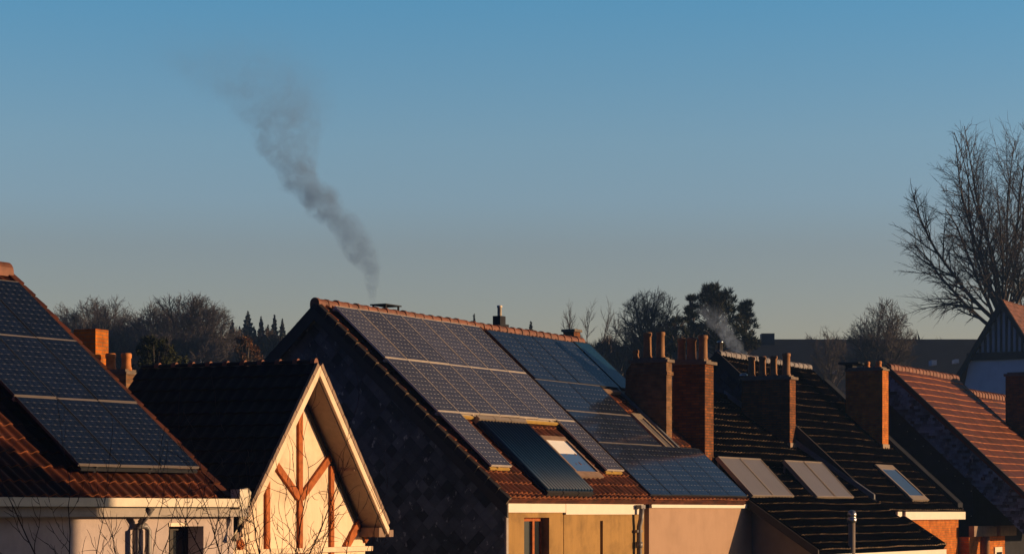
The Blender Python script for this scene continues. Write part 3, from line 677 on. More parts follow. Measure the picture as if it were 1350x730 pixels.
mb = MB(); mb.tube([(-1.46, -4.2, .06), (-1.46, -4.1, -.05), (-1.46, -4.0, -.14), (-1.46, -4.0, -.2)], .05, 8)
mb.tube([(-1.56, -3.99, -CAMZ), (-1.56, -3.99, -.25), (-1.5, -3.99, -.19), (-1.36, -3.99, -.19), (-1.3, -3.99, -.25), (-1.3, -3.99, -CAMZ)], .045, 8)
mb.box((-1.56, -4.06, -.03), (-1.4, -3.93, .05)); H.part('downpipe', mb, 'pipe')
mb = MB(); mb.box((.33, -4.28, .06), (.5, -4.1, .34)); mb.lathe((.58, -4.15, .1), [(.08, 0), (.1, .2), (.06, .26)], 8); mb.tube([(.6, -4.1, .1), (.62, -4.05, -.1), (.5, -4.0, -.42)], .045, 8); H.part('gutter_hopper', mb, 'gutter')

# ------------------------------------------------------------------ half-timbered house
T2 = 1.075; AZ = 2.405
G = Thing(HTF, 'timbered_house', 0, 2, 'half timbered cream gabled house with red brown braces between the panelled houses', 'house')
def rk(x): return AZ - abs(x)*T2
mb = MB(); wz = AZ-.27
mb.prism([(-2.42, -CAMZ), (-2.42, wz-2.42*T2), (0, wz), (2.42, wz-2.42*T2), (2.42, -CAMZ)], 'y', .42, 3.36); G.part('wall', mb, 'cream')
def slope_roof(sgn):
    mb = MB(); q = math.atan(T2); L = 2.5/math.cos(q); cq, sq = math.cos(q), math.sin(q); nr = int(L/.3)
    def P(s, y, h): return (sgn*(cq*s + sq*h), y, AZ - sq*s + cq*h)
    ys = [.02 + 3.4*i/120 for i in range(121)]
    hw = [.025*abs(math.sin(math.pi*y/.22)) for y in ys]
    for j in range(nr+1):
        a, b = j*L/(nr+1), (j+1)*L/(nr+1)
        r1 = mb.add([P(a, y, hw[i]) for i, y in enumerate(ys)]); r2 = mb.add([P(b, y, .035+hw[i]) for i, y in enumerate(ys)]); r3 = mb.add([P(b, y, hw[i]) for i, y in enumerate(ys)]); r4 = mb.add([P(b, y, .035+hw[i]) for i, y in enumerate(ys)])
        for i in range(120):
            f1 = [r1+i, r1+i+1, r2+i+1, r2+i]; f2 = [r4+i, r4+i+1, r3+i+1, r3+i]
            mb.face(f1 if sgn > 0 else f1[::-1], 0, True); mb.face(f2 if sgn > 0 else f2[::-1], 1)
    k = mb.add([P(s, y, h) for s in (0, L) for y in (.03, 3.4) for h in (-.02, -.1)])
    for q4 in ((0,1,3,2),(4,6,7,5),(0,4,5,1),(2,3,7,6),(0,2,6,4),(1,5,7,3)): mb.face([k+i for i in q4], 1)
    return mb
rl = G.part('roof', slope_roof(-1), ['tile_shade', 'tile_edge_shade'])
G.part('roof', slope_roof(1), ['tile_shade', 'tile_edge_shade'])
mb = MB(); n = 10
for i in range(n):
    y0 = .05 + i*3.32/n; y1_ = y0 + 3.28/n; rr = .06
    pts = [(rr*math.cos(math.pi*k/6), AZ + .02 + rr*math.sin(math.pi*k/6)) for k in range(7)]
    mb.prism(pts, 'y', y0, y1_)
    mb.prism([(p*1.2, AZ+.02+(z-AZ-.02)*1.4) for p, z in pts], 'y', y0-.01, y0+.07, 1)
G.part('ridge_tiles', mb, ['tile_shade', 'ridge_red'])  # red collars on a darkened ridge: lit spots put in as colour
mb = MB()
for sg in (-1, 1):
    mb.prism([(0, AZ-.02), (sg*2.47, AZ-.02-2.47*T2), (sg*2.43, AZ-.17-2.43*T2), (0, AZ-.18)], 'y', -.03, .02)
G.part('barge_board', mb, 'cream')
mb = MB()
for i in range(13):
    for sg in (-1, 1):
        a, b = .02+i*.186, .02+i*.186+.17
        mb.bar((sg*(a+.035), -.01, AZ+.02-a*T2), (sg*(b+.035), -.01, AZ+.005-b*T2), .07 if sg < 0 else .07, .05, (0, 1, 0))
G.part('verge_tiles', mb, 'brown_board')
mb = MB()
for sg in (-1, 1): mb.prism([(sg*.02, AZ-.2), (sg*2.44, AZ-.2-2.42*T2), (sg*2.44, AZ-.23-2.42*T2), (sg*.02, AZ-.23)], 'y', .025, .42)
G.part('soffit', mb, 'soffit')
mb = MB()
for sg in (-1, 1): mb.prism([(0, wz+.0), (sg*2.44, wz-2.44*T2), (sg*2.38, wz-.1-2.38*T2), (0, wz-.12)], 'y', .385, .418)
G.part('wall_plate', mb, 'darkwood')
mb = MB(); ty = .4; up = (0, 1, 0)
def beam(p, q, w=.1): mb.bar((p[0], ty, p[1]), (q[0], ty, q[1]), w, .05, up)
beam((.09, 1.9), (.09, -2.2), .13); mb2 = mb
tb = G.part('timber_post', mb, 'timber')
for p, q, w in (((-.97, .6), (-.97, -2.2), .12), ((1.17, .78), (1.17, -2.2), .12)):
    mb = MB(); beam(p, q, w); G.part('timber_post', mb, 'timber')
for p, q, w in (((-.78, .82), (.04, .25), .13), ((1.11, .92), (.14, .25), .13), ((2.15, -.18), (1.64, -.62), .15), ((-2.0, -.3), (-1.74, -.56), .14), ((2.28, -.3), (2.42, -.5), .1)):
    mb = MB(); ty = .396; beam(p, q, w); G.part('timber_brace', mb, 'timber')
mb = MB(); mb.box((-2.3, .28, -.66), (2.45, .42, -.58)); G.part('sill_band', mb, 'cream')
for q_ in (((1.34, .06, .7), (1.48, .42, .8)), ((2.2, .03, -.42), (2.47, .41, -.26))):
    mb = MB(); mb.box(*q_); G.part('purlin_end', mb, 'brown_board')
for gx in (-2.64, 2.48):
    mb = MB(); mb.box((gx, -.02, -.42), (gx+.16, 3.4, -.3)); G.part('gutter', mb, 'brown_board')
mb = MB(); mb.box((-2.64, .1, -.56), (-2.42, .44, -.43)); G.part('eave_box', mb, 'grey_board')
chimney(G, rl, .29, .7, 3.9, 4.4, -CAMZ, 2.36, 'brick_soot', .02, .04, False, [(.48, 4.02, .085, .3), (.42, 4.3, .085, .3)], potmat='pot')
chimney(G, rl, .26, .65, 4.5, 4.95, -CAMZ, 3.15, 'brick', 0, 0, False, [])
mb = MB(); mb.lathe((.5, 5.5, 2.5), [(.06, 0), (.06, .35), (.09, .35), (.09, .42)], 10); G.part('vent_pipe', mb, 'steel')

# steel flue pipe in front of the black roof
d = 54.5; xw = (1123-675)/FPX*d
fp = empty('flue_pipe', (xw, d, 0)); tag(fp, 'upright grey flue pipe with domed cap in front of the black tiled roof', 'flue')
mb = MB(); mb.tube([(0, 0, 0), (0, 0, CAMZ-.22)], .082, 14); mb.build('pipe', 'tan_frame', fp)
mb = MB(); mb.lathe((0, 0, CAMZ-.24), [(.1, 0), (.115, .05), (.115, .1), (.1, .11), (.1, .15), (.115, .16), (.11, .21), (.08, .27), (.03, .3)], 14); mb.build('cap', 'steel', fp)

# ------------------------------------------------------------------ neighbour across the gardens (outside the frame): its end keeps the low sun off the left of the pale wall
nb = empty('brick_house', (17.0, 23.5, 0), 0); tag(nb, 'brick house beyond the right picture edge that shades the pale wall', 'house')
mb = MB(); mb.prism([(-4, 0), (-4, 10.4), (0, 12.0), (4, 10.4), (4, 0)], 'y', -12.0, 8.0); mb.build('wall', 'brick_dark', nb)
mb = MB()
for sg in (-1, 1): mb.prism([(0, 12.1), (sg*4.2, 10.4), (sg*4.2, 10.55), (0, 12.28)], 'y', -12.2, 8.05)
mb.build('roof', 'tile_shade', nb)

# ------------------------------------------------------------------ background
def wpt(px, py, dd): return Vector(((px-675)/FPX*dd, dd, (YH-py)/FPX*dd + CAMZ))
def hill(y):
    t = min(1, max(0, (y-86)/32)); return 12.0*t*t*(3-2*t)
def terrain():
    mb = MB(); xs = [-66, -50, -30, -10, 10, 30, 50, 72]; ys = [-16, 0, 40, 80, 86, 90, 95, 100, 105, 110, 115, 120, 140, 200, 300]
    k = mb.add([(x, y, hill(y)) for y in ys for x in xs]); n = len(xs)
    for j in range(len(ys)-1):
        for i in range(n-1): mb.face([k+j*n+i, k+j*n+i+1, k+(j+1)*n+i+1, k+(j+1)*n+i])
    o = mb.build('ground', 'grass'); o['kind'] = 'structure'
terrain()
hz = MB(); hz.box((-67, -17, -1), (73, 301, 40))
hm, hnt, hout = new_mat('haze_air'); hv = N(hnt, 'ShaderNodeVolumePrincipled', i_Density=.0006); hv.inputs['Color'].default_value = (.22, .45, .9, 1); Lk(hnt, hv.outputs[0], hout.inputs['Volume'])
ho = hz.build('haze', hm); ho['kind'] = 'stuff'

# far long building with dark roof
def long_building(x0, x1, top, dd, label, roofmat='far_roof', chim=None, depth=6.0, wallh=4.0):
    a = wpt(x0, top, dd); b = wpt(x1, top, dd); g0 = hill(dd)
    e = empty('long_building', ((a.x+b.x)/2, dd, g0)); tag(e, label, 'building')
    hw = (b.x-a.x)/2; zr = a.z - g0; rise = 5.0
    mb = MB(); mb.prism([(-depth+.3, 0), (-depth+.3, zr-rise), (0, zr-.15), (depth-.3, zr-rise), (depth-.3, 0)], 'x', -hw+.3, hw-.3); mb.build('wall', 'far_wall', e)
    mb = MB()
    for sg in (-1, 1): mb.prism([(0, zr-.12), (0, zr), (sg*depth, zr-rise-.05), (sg*depth, zr-rise-.2)], 'x', -hw, hw)
    r = mb.build('roof', roofmat, e)
    if chim:
        for c0, c1, ct in chim:
            p0 = wpt(c0, ct, dd); p1 = wpt(c1, ct, dd); mb = MB(); mb.box((p0.x-e.location.x, -.5, zr-.6), (p1.x-e.location.x, .5, p0.z-g0)); mb.build('chimney', 'far_roof', r)
    return e
def long_windows(e, pts, dd):
    for px, py, s in pts:
        p = wpt(px, py, dd-4.5); mb = MB(); mb.box((p.x-e.location.x-s, -4.7, p.z-e.location.z-s), (p.x-e.location.x+s, -3.6, p.z-e.location.z+s)); mb.build('roof_window', 'far_white', e)
lb = long_building(868, 1300, 447, 150, 'long far building with dark blue slate roof behind the chimneys', chim=[(1003, 1020, 440)])
long_windows(lb, [(1102, 490, .13), (1231, 478, .16), (1261, 476, .12)], 150)
lb2 = long_building(196, 330, 464, 128, 'low far building with blue grey roof under the bare trees at left')
long_windows(lb2, [(206, 461, .12), (262, 478, .14)], 128)

# white gabled house at right edge
WD = 110.0
wf = Frame(61.3, *wpt(1322, 395, WD).xy[:])
g0 = hill(WD); WZ = (YH-395)/FPX*WD + CAMZ
Wh = empty('timbered_house', wf.w(0, 0, 0) + Vector((0, 0, g0)), wf.t); tag(Wh, 'white far house at right edge with dark timbered gable and dim red roof', 'house')
zr = WZ - g0
hb = 2.25; ht = (493-395)/FPX*WD; tq = ht/hb
mb = MB(); mb.prism([(-5.5, 0), (-5.5, zr-.25-ht*.78-.6), (-hb*.78, zr-.25-ht*.78), (0, zr-.25), (hb*.78, zr-.25-ht*.78), (hb*1.1, 0)], 'x', .2, 9.0); mb.build('wall', 'far_white', Wh)
mb = MB()
for i in range(-6, 7):
    y = i*.26 + .1
    top = zr-.35-abs(y)*tq
    if top > zr-ht*.73: mb.box((.02, y-.05, zr-ht*.75), (.12, y+.05, top))
mb.box((0, -5.4, zr-ht*.80), (.14, hb*.8, zr-ht*.70)); mb.build('timber_frame', 'far_dark', Wh)
mb = MB(); mb.prism([(-hb*.72, zr-ht*.72), (0, zr-.3), (hb*.72, zr-ht*.72)], 'x', .1, .19); mb.build('gable_panel', 'far_panel', Wh)
mb = MB()
for sg in (-1, 1): mb.prism([(0, zr), (sg*hb*1.12, zr-ht*1.12), (sg*hb*1.12, zr-ht*1.12-.35), (0, zr-.4)], 'x', -.25, 0)
mb.build('barge_board', 'far_dark', Wh)
mb = MB(); q = math.atan(tq); tile_roof(mb, -.2, 9.2, 0, zr, q, 0, hb*1.1/math.cos(q), amp=0, step=.03); tile_roof(mb, -.2, 9.2, 0, zr, q, 0, hb*1.1/math.cos(q), side=1, amp=0, step=.03)
mb.build('roof', ['tile_far', 'tile_far'], Wh)
for px, w, h in ((1319, .16, .42), (1331, .14, .25)):
    p = wpt(px, 494 if h > .3 else 488, WD); l = (p - wf.o); ly = l.dot(wf.n)
    mb = MB(); mb.box((.14, -1.6-(px-1319)*.06-w, p.z-g0-h), (.22, -1.6-(px-1319)*.06+w, p.z-g0+h)); mb.build('window', 'glass', Wh)

# small brick stack behind the end of the panelled ridge
sb = empty('chimney', wpt(756, 470, 75).xy.to_3d(), TER.t); tag(sb, 'small far brick chimney in front of the thin poplars', 'chimney')
p = wpt(756, 438, 75); mb = MB(); mb.box((-.35, -.2, 0), (.1, .2, p.z)); mb.build('stack', 'brick_dark', sb); mb = MB(); mb.box((-.4, -.25, p.z), (.15, .25, p.z+.08)); mb.build('chimney_cap', 'mortar', sb)

# ------------------------------------------------------------------ trees
def rot_away(d, ang, az):
    a = d.cross(Vector((0, 0, 1)) if abs(d.z) < .95 else Vector((1, 0, 0))).normalized(); b = d.cross(a)
    return (d*math.cos(ang) + (a*math.cos(az) + b*math.sin(az))*math.sin(ang)).normalized()
def grow(tr, cr, p, d, L, r, depth, c, rg):
    n = c['seg'][min(depth, len(c['seg'])-1)]; pts = [p]; rad = [r]; fz = rg.uniform(.9, 1.06) if depth > 1 else 1.0
    q = p.copy(); dd = d.copy(); taper = c.get('taper', .45)
    for i in range(n):
        j = c['wob']*(1 if depth else .4)
        dd = (dd + Vector((rg.uniform(-j, j), rg.uniform(-j, j), rg.uniform(-j, j))) + Vector((0, 0, c['up'][min(depth, len(c['up'])-1)]))).normalized()
        q = q + dd*(L/n)
        if c['env'] and 0 < depth and not c['env'](q, fz):
            break
        pts.append(q.copy()); rad.append(r*(1-(1-taper)*(i+1)/n))
    if len(pts) < 2: return
    (tr if depth <= c['tlev'] else cr).tube(pts, rad, 5 if r > .05 else 3, cap=False)
    if depth >= c['depth']: return
    k = c['kids'][min(depth, len(c['kids'])-1)]
    m = len(pts)-1
    for i in range(k):
        t = c['start'][min(depth, len(c['start'])-1)]; t = t + (1-t)*(i+rg.random()*.9)/k
        f = t*m; a = min(int(f), m-1); pos = pts[a].lerp(pts[a+1], f-a)
        dl = (pts[a+1]-pts[a]).normalized()
        ang = R(rg.uniform(*c['ang'])); nd = rot_away(dl, ang, rg.uniform(0, 6.283))
        rr = max(c['rmin'], (rad[a]*(1-(f-a)) + rad[a+1]*(f-a))*rg.uniform(.5, .72))
        grow(tr, cr, pos, nd, L*rg.uniform(*c['ratio'][min(depth, len(c['ratio'])-1)])*(1-.35*t), rr, depth+1, c, rg)
    grow(tr, cr, pts[-1], (pts[-1]-pts[-2]).normalized(), L*.5, max(c['rmin'], rad[-1]*.9), depth+1, c, rg)
BASE = dict(seg=[6, 5, 4, 3], wob=.16, up=[.03, .05, .04, .03], env=None, tlev=1, depth=4, kids=[9, 7, 6, 5], start=[.3, .25, .2, .15], ang=(25, 55), ratio=[(.45, .7), (.45, .65), (.4, .6), (.4, .6)], rmin=.012, taper=.4)
def ell(cx, cy, cz, rx, rz, low=-1e9, lump=1.0):
    ph = [rnd.uniform(0, 6.28) for _ in range(4)]
    def inside(q, fz=1.0):
        a = math.atan2(q.y-cy, q.x-cx); t = (q.z-cz)/rz
        k = 1 + lump*(.22*math.sin(2*a+ph[0]+t*3) + .18*math.sin(5*t+ph[1]+a) + .12*math.sin(3*a-4*t+ph[2]))
        return ((q.x-cx)/rx)**2 + ((q.y-cy)/rx)**2 + t*t < k*.92*fz*fz
    return inside
def tree(name, label, px, dd, toppy, seed, cfg, trunkr, H0=None, group=None, stems=None, bark='bark', twig='twig', cat='tree'):
    rg = random.Random(seed); g0 = hill(dd); top = wpt(px, toppy, dd); hgt = top.z - g0
    e = empty(name, (top.x, dd, g0)); tag(e, label, cat, group)
    tr, cr = MB(), MB(); c = dict(BASE); c.update(cfg)
    if c.get('envf'): c['env'] = c['envf'](hgt)
    for (sx, sy, sz, sl, sr) in (stems or [(0, 0, 1, (H0 or .75), 1)]):
        grow(tr, cr, Vector((0, 0, 0)), Vector((sx, sy, sz)).normalized(), hgt*sl, trunkr*sr, 0, c, rg)
    if tr.v: tr.build('trunk', bark, e)
    if cr.v: cr.build('crown', twig, e)
    return e
def fan(name, label, px, dd, toppy, seed, rx, fork, nl, cfg, trunkr, czf=.5, group=None, bark='bark', twig='twig', maxt=68):
    rg = random.Random(seed); g0 = hill(dd); top = wpt(px, toppy, dd); h = (top.z - g0)*.98
    e = empty(name, (top.x, dd, g0)); tag(e, label, 'tree', group)
    tr, cr = MB(), MB(); c = dict(BASE); c.update(cfg); fz = fork*h; cz = h*czf; rz = h-cz
    c['env'] = ell(0, 0, cz, rx*1.0, rz, lump=.45)
    tr.tube([(0, 0, 0), (rg.uniform(-.06, .06), 0, fz*.5), (0, 0, fz)], [trunkr, trunkr*.85, trunkr*.75], 7)
    for i in range(nl):
        a = i*2.39996 + rg.uniform(-.3, .3); t = R(maxt)*((i+.3)/nl)**.75
        d = Vector((math.sin(t)*math.cos(a), math.sin(t)*math.sin(a), math.cos(t)))
        u = 1/math.sqrt((d.x**2+d.y**2)/rx**2 + d.z**2/rz**2); tip = Vector((0, 0, cz)) + d*u*.9
        p0 = Vector((0, 0, fz*(1-.25*(i/nl)))); v = tip - p0
        v2 = (v.normalized() + Vector((0, 0, -.08))).normalized()
        grow(tr, cr, p0, v2, v.length*.82, trunkr*rg.uniform(.32, .5), 1, c, rg)
    tr.build('trunk', bark, e); cr.build('crown', twig, e)
    return e
WOODS = 'bare trees in the wood beyond the left roofs'
def dome(rx, czf=.62, rzf=.42): return lambda h: ell(0, 0, h*czf, rx, h*rzf)
for i, (px, dd, py, rx, sd, lab) in enumerate((
        (92, 150, 397, 2.4, 11, 'thin bare tree rising beside the left roof verge'),
        (128, 140, 384, 2.6, 12, 'bare grey tree with twin rounded top above the orange lit chimney'),
        (150, 136, 388, 2.2, 13, 'reddish bare tree between the orange chimney and the widest crown'),
        (196, 130, 392, 2.6, 14, 'dense bare tree on the left flank of the widest dark crown'),
        (238, 126, 379, 3.0, 15, 'widest and tallest dark bare crown above the low brown roof'),
        (276, 134, 394, 2.2, 16, 'open bare tree at the right end of the wood beside the spruces'),
        (170, 122, 432, 3.6, 18, 'low brushy bare tree filling the foot of the wood'),
        (232, 118, 432, 3.2, 19, 'low brushy bare tree under the widest dark crown'))):
    fan('bare_tree', lab, px, dd, py, sd, rx*1.15, .22, 22, dict(depth=4, kids=[0, 9, 7, 6], seg=[6, 6, 4, 3], rmin=.012, wob=.16, ang=(24, 60), up=[.02, .03, .015, .0], start=[.2, .2, .15, .1], ratio=[(.4, .6), (.38, .6), (.4, .6), (.4, .6)]), .2, .5, WOODS, 'bark_far', 'bark_far', 80)
fan('bare_tree', 'round domed bare tree with fine twigs behind the dark chimney pots', 856, 120, 371, 21, 2.2, .42, 24, dict(depth=4, kids=[0, 8, 7, 5], seg=[6, 7, 4, 3], rmin=.009, wob=.13, ang=(25, 62), up=[.02, .03, .01, .0], start=[.2, .25, .2, .1], ratio=[(.4, .6), (.35, .55), (.4, .6), (.4, .6)]), .17, .52, None, 'bark', 'twig', 82)
for i, (px, py, sd) in enumerate(((746, 408, 31), (757, 404, 32), (770, 402, 33), (785, 398, 34), (793, 405, 35))):
    tree('poplar', ['poplar nearest the red ridge end, thinnest of the upright row', 'second slim upright bare poplar from the red ridge end', 'middle slim bare poplar of the upright row', 'tallest slim bare poplar of the upright row', 'last slim poplar of the row beside the domed tree'][i], px, 135, py, sd,
         dict(envf=None, depth=3, kids=[110, 11, 7], ang=(14, 38), up=[.02, .14, .06], rmin=.01, ratio=[(.1, .17), (.4, .65), (.4, .65)], start=[.12, .15, .2], seg=[8, 4, 3, 3], wob=.2), .09, .58, 'slim bare poplars left of the domed tree')
fan('bare_tree', 'bushy bare tree with ragged top above the long dark roof', 1160, 138, 389, 41, 2.6, .2, 20, dict(depth=4, kids=[0, 10, 7, 5], seg=[6, 6, 4, 3], rmin=.012, wob=.2, ang=(24, 60), up=[.02, .03, .015, .0], start=[.2, .2, .15, .1], ratio=[(.4, .6), (.4, .62), (.4, .6), (.4, .6)]), .2, .5, None, 'bark', 'twig', 75)
fan('bare_tree', 'small bare tree on the skyline left of the bushy bare tree', 1092, 142, 414, 42, 1.5, .25, 9, dict(depth=4, kids=[0, 8, 6, 5], seg=[6, 6, 4, 3], rmin=.01, wob=.2, ang=(24, 60), up=[.02, .03, .015, .0], start=[.2, .2, .15, .1], ratio=[(.4, .6), (.4, .62), (.4, .6), (.4, .6)]), .14, .55, None, 'bark', 'twig', 70)
# big bare tree at right
BT = 122.0
fan('bare_tree', 'tallest bare tree with long rising limbs behind the white gabled house', 1324, BT, 134, 51, 6.6, .3, 17,
    dict(depth=4, kids=[0, 17, 8, 5], seg=[8, 9, 6, 4], start=[.3, .22, .2, .15], ang=(22, 56), up=[.03, .04, .02, -.02], wob=.13, rmin=.009, ratio=[(.3, .5), (.22, .42), (.35, .6), (.4, .6)]), .26, .42, None, 'bark', 'twig', 66)

def clumps(mb, rg, centers, nleaf, size, elong=1.0, spiky=False):
    for (c, r) in centers:
        for _ in range(nleaf):
            u = Vector((rg.gauss(0, 1), rg.gauss(0, 1), rg.gauss(0, .8))); u = u.normalized()*r*(rg.random()**.45)
            p = c + u; s = size*rg.uniform(.6, 1.3)
            a = Vector((rg.gauss(0, 1), rg.gauss(0, 1), rg.gauss(0, 1))).normalized(); b = a.cross(Vector((rg.gauss(0, 1), rg.gauss(0, 1), rg.gauss(0, 1)))).normalized()
            if spiky:
                a = (u.normalized()*.8 + Vector((rg.gauss(0, .35), rg.gauss(0, .35), .7))).normalized(); b = a.cross(Vector((rg.gauss(0, 1), rg.gauss(0, 1), rg.gauss(0, 1)))).normalized()
                k = mb.add([p - b*s*.22, p + b*s*.22, p + a*s*2.4]); mb.face([k, k+1, k+2]); continue
            k = mb.add([p - a*s*elong*1.3, p + b*s*.35, p + a*s*elong*1.3, p - b*s*.35]); mb.face([k, k+1, k+2, k+3])
def leafy(name, label, px, dd, py, rx, cfrac, seed, mat, ncl, nleaf, size, group=None, envf=None, trunkr=.18, cat='tree', rf=(.1, .2)):
    rg = random.Random(seed); g0 = hill(dd); top = wpt(px, py, dd); h = top.z - g0
    e = empty(name, (top.x, dd, g0)); tag(e, label, cat, group)
    tr = MB(); tr.tube([(0, 0, 0), (rx*.05, 0, h*.5), (0, 0, h*.92)], [trunkr, trunkr*.7, trunkr*.15], 6)
    cs = []
    while len(cs) < ncl:
        z = h*(1-cfrac*rg.random()); ang = rg.uniform(0, 6.28); rr = rg.random()**.6
        w = envf((h-z)/(h*cfrac)) if envf else 1
        p = Vector((math.cos(ang)*rr*rx*w, math.sin(ang)*rr*rx*w, z)); r = rg.uniform(*rf)*rx*(.5+.5*w)
        p.z = min(p.z, h - r*.9)
        cs.append((p, r)); tr.tube([(0, 0, p.z*.85), (p.x*.6, p.y*.6, p.z*.95), p], [.05, .035, .015], 3, cap=False)
    tr.build('trunk', 'bark', e)
    cr = MB(); clumps(cr, rg, cs, nleaf, size, 1.0, name == 'pine'); cr.build('crown', mat, e)
    return e
def spruce(label, px, dd, py, seed, wid, group):
    rg = random.Random(seed); g0 = hill(dd); top = wpt(px, py, dd); h = top.z - g0
    e = empty('spruce', (top.x, dd, g0)); tag(e, label, 'tree', group)
    tr = MB(); tr.tube([(0, 0, 0), (0, 0, h)], [.15, .02], 5); tr.build('trunk', 'bark', e)
    cr = MB(); z = h
    while z > h*.3:
        rr = wid*((h-z)/(h*.55))**.8+.06; rr = min(rr, wid)
        for k in range(16):
            a = rg.uniform(0, 6.28); r = rr*rg.uniform(.3, 1.25); zz = z + rg.uniform(-.15, .15)
            tip = Vector((math.cos(a)*r, math.sin(a)*r, zz - r*rg.uniform(.1, .5))); base = Vector((0, 0, zz))
            side = Vector((-math.sin(a), math.cos(a), 0))*(.12+.2*r)
            for s in (-1, 1):
                i = cr.add([base, base.lerp(tip, .6)+side*s-Vector((0, 0, .12)), tip]); cr.face([i, i+1, i+2])
            i = cr.add([base.lerp(tip, .2), base.lerp(tip, .6)-Vector((0, 0, .35)), tip]); cr.face([i, i+1, i+2])
        z -= .2
    cr.build('crown', 'spruce', e)
SG = 'far spruces on the skyline left of the slate gable'
for i, (px, py, w, lab) in enumerate(((306, 423, .5, 'small pointed spruce first from the bare wood'), (327, 411, .75, 'tallest pointed spruce of the skyline row'), (344, 419, .6, 'narrow pointed spruce right of the tallest one'),
                                    (362, 417, .6, 'spruce beside the slate gable, nearest its verge'), (372, 422, .5, 'half hidden spruce touching the slate gable verge'), (316, 432, .7, 'low spruce between the first and tallest ones'), (335, 432, .7, 'low spruce in front of the tallest one'), (353, 430, .7, 'low spruce between the narrow one and the verge'))):
    spruce(lab, px, 160, py, 60+i, w*1.6, SG)
spruce('single tiny conifer tip above the red ridge', 700, 150, 425, 71, .6, None)
spruce('smallest dark conifer tip left of the white flue', 625, 150, 416, 72, .4, None)
PG = None
leafy('pine', 'dark pine with clumped crown behind the chimney pots', 942, 118, 376, 1.8, .5, 81, 'pine', 105, 110, .1, PG, lambda t: .45+.55*min(1, t*1.4))
leafy('pine', 'lower dark pine at the right side of the pine group', 982, 119, 398, .85, .45, 82, 'pine', 55, 75, .1, PG, lambda t: .3+.7*min(1, t*1.4))
leafy('pine', 'narrow dark pine between the domed bare tree and the clumped pine', 911, 117, 391, .55, .5, 83, 'pine', 55, 70, .1, PG, lambda t: .3+.7*min(1, t*1.4))
leafy('pine', 'short dark pine low behind the paired chimney pots', 890, 116, 420, .7, .5, 84, 'pine', 45, 70, .1, PG)
leafy('evergreen_bush', 'round dark green bush behind the low brown roof', 203, 70, 443, .85, .14, 85, 'evergreen', 60, 90, .05, PG, lambda t: .35+.65*min(1, t*1.5), cat='bush', rf=(.16, .3))
leafy('evergreen_bush', 'low dark green bush at the right of the round one', 230, 71, 468, .5, .1, 86, 'evergreen', 30, 70, .05, PG, cat='bush', rf=(.2, .35))
leafy('beech', 'small tree with orange brown winter leaves beside the slate gable', 324, 96, 443, .95, .26, 87, 'autumn', 75, 40, .06, PG, lambda t: .4+.6*min(1, t*2), rf=(.12, .28))
# winter hedge and undergrowth masses closing the gaps at the foot of the wood
def hedge(label, px0, px1, py, dd, seed, n, size, mat='hedge'):
    rg = random.Random(seed); g0 = hill(dd); a = wpt(px0, py, dd); b = wpt(px1, py, dd)
    mb = MB()
    for _ in range(n):
        x = rg.uniform(a.x, b.x); h = (a.z-g0)*(1-.12*abs(math.sin(x*1.7))-.1*rg.random()); z = h*(1-rg.random()**1.6*.75)
        p = Vector((x, dd+rg.uniform(-1, 1), g0+z)); d = Vector((rg.gauss(0, .5), rg.gauss(0, .5), 1)).normalized()
        s = Vector((rg.gauss(0, 1), rg.gauss(0, 1), 0)).normalized()*size*.12
        k = mb.add([p-d*size-s, p-d*size+s, p+d*size]); mb.face([k, k+1, k+2])
    o = mb.build('undergrowth', mat); tag(o, label, 'undergrowth', None, 'stuff')
hedge('grey brown winter brush at the foot of the left wood', 60, 410, 436, 138, 91, 26000, .5)
hedge('brown winter brush behind the ridge end and chimneys', 735, 880, 444, 132, 92, 9000, .45)
hedge('grey brush below the bushy bare tree', 1040, 1240, 440, 156, 93, 5000, .4)

# bare garden trees close in front of the pale house
def shrub(label, px, dd, py, seed, spread, n):
    rg = random.Random(seed); top = wpt(px, py, dd); h = top.z
    e = empty('garden_tree', (top.x, dd, 0)); tag(e, label, 'tree', 'bare garden trees in front of the pale wall')
    tr, cr = MB(), MB(); tr.tube([(0, 0, 0), (.03, 0, h*.4), (0, 0, h*.72)], [.09, .07, .045], 6)
    c = dict(BASE); c.update(seg=[7, 6, 4], wob=.3, up=[.09, .1, .05], tlev=-1, depth=2, kids=[6, 4], start=[.3, .2], ang=(25, 60), ratio=[(.25, .45), (.35, .6)], rmin=.0045, taper=.4, env=None)
    for i in range(n):
        a = rg.uniform(0, 6.28); t = rg.uniform(.2, 1)*spread
        grow(tr, cr, Vector((0, 0, h*rg.uniform(.6, .72))), Vector((math.cos(a)*t, math.sin(a)*t, 1)).normalized(), h*rg.uniform(.22, .34), .014, 0, c, rg)
    tr.build('trunk', 'shrub', e); cr.build('crown', 'shrub', e)
shrub('bare garden tree with arching twigs before the left of the pale wall', 110, 25.5, 655, 101, 1.1, 6)
shrub('bare garden tree with thin twigs before the window of the pale wall', 225, 26.5, 652, 102, .9, 5)
shrub('bare garden tree with upright twigs before the cream timbered gable', 352, 27.5, 634, 103, .9, 9)
shrub('bare garden tree with sparse twigs before the right foot of the cream gable', 440, 28.0, 668, 104, .9, 4)

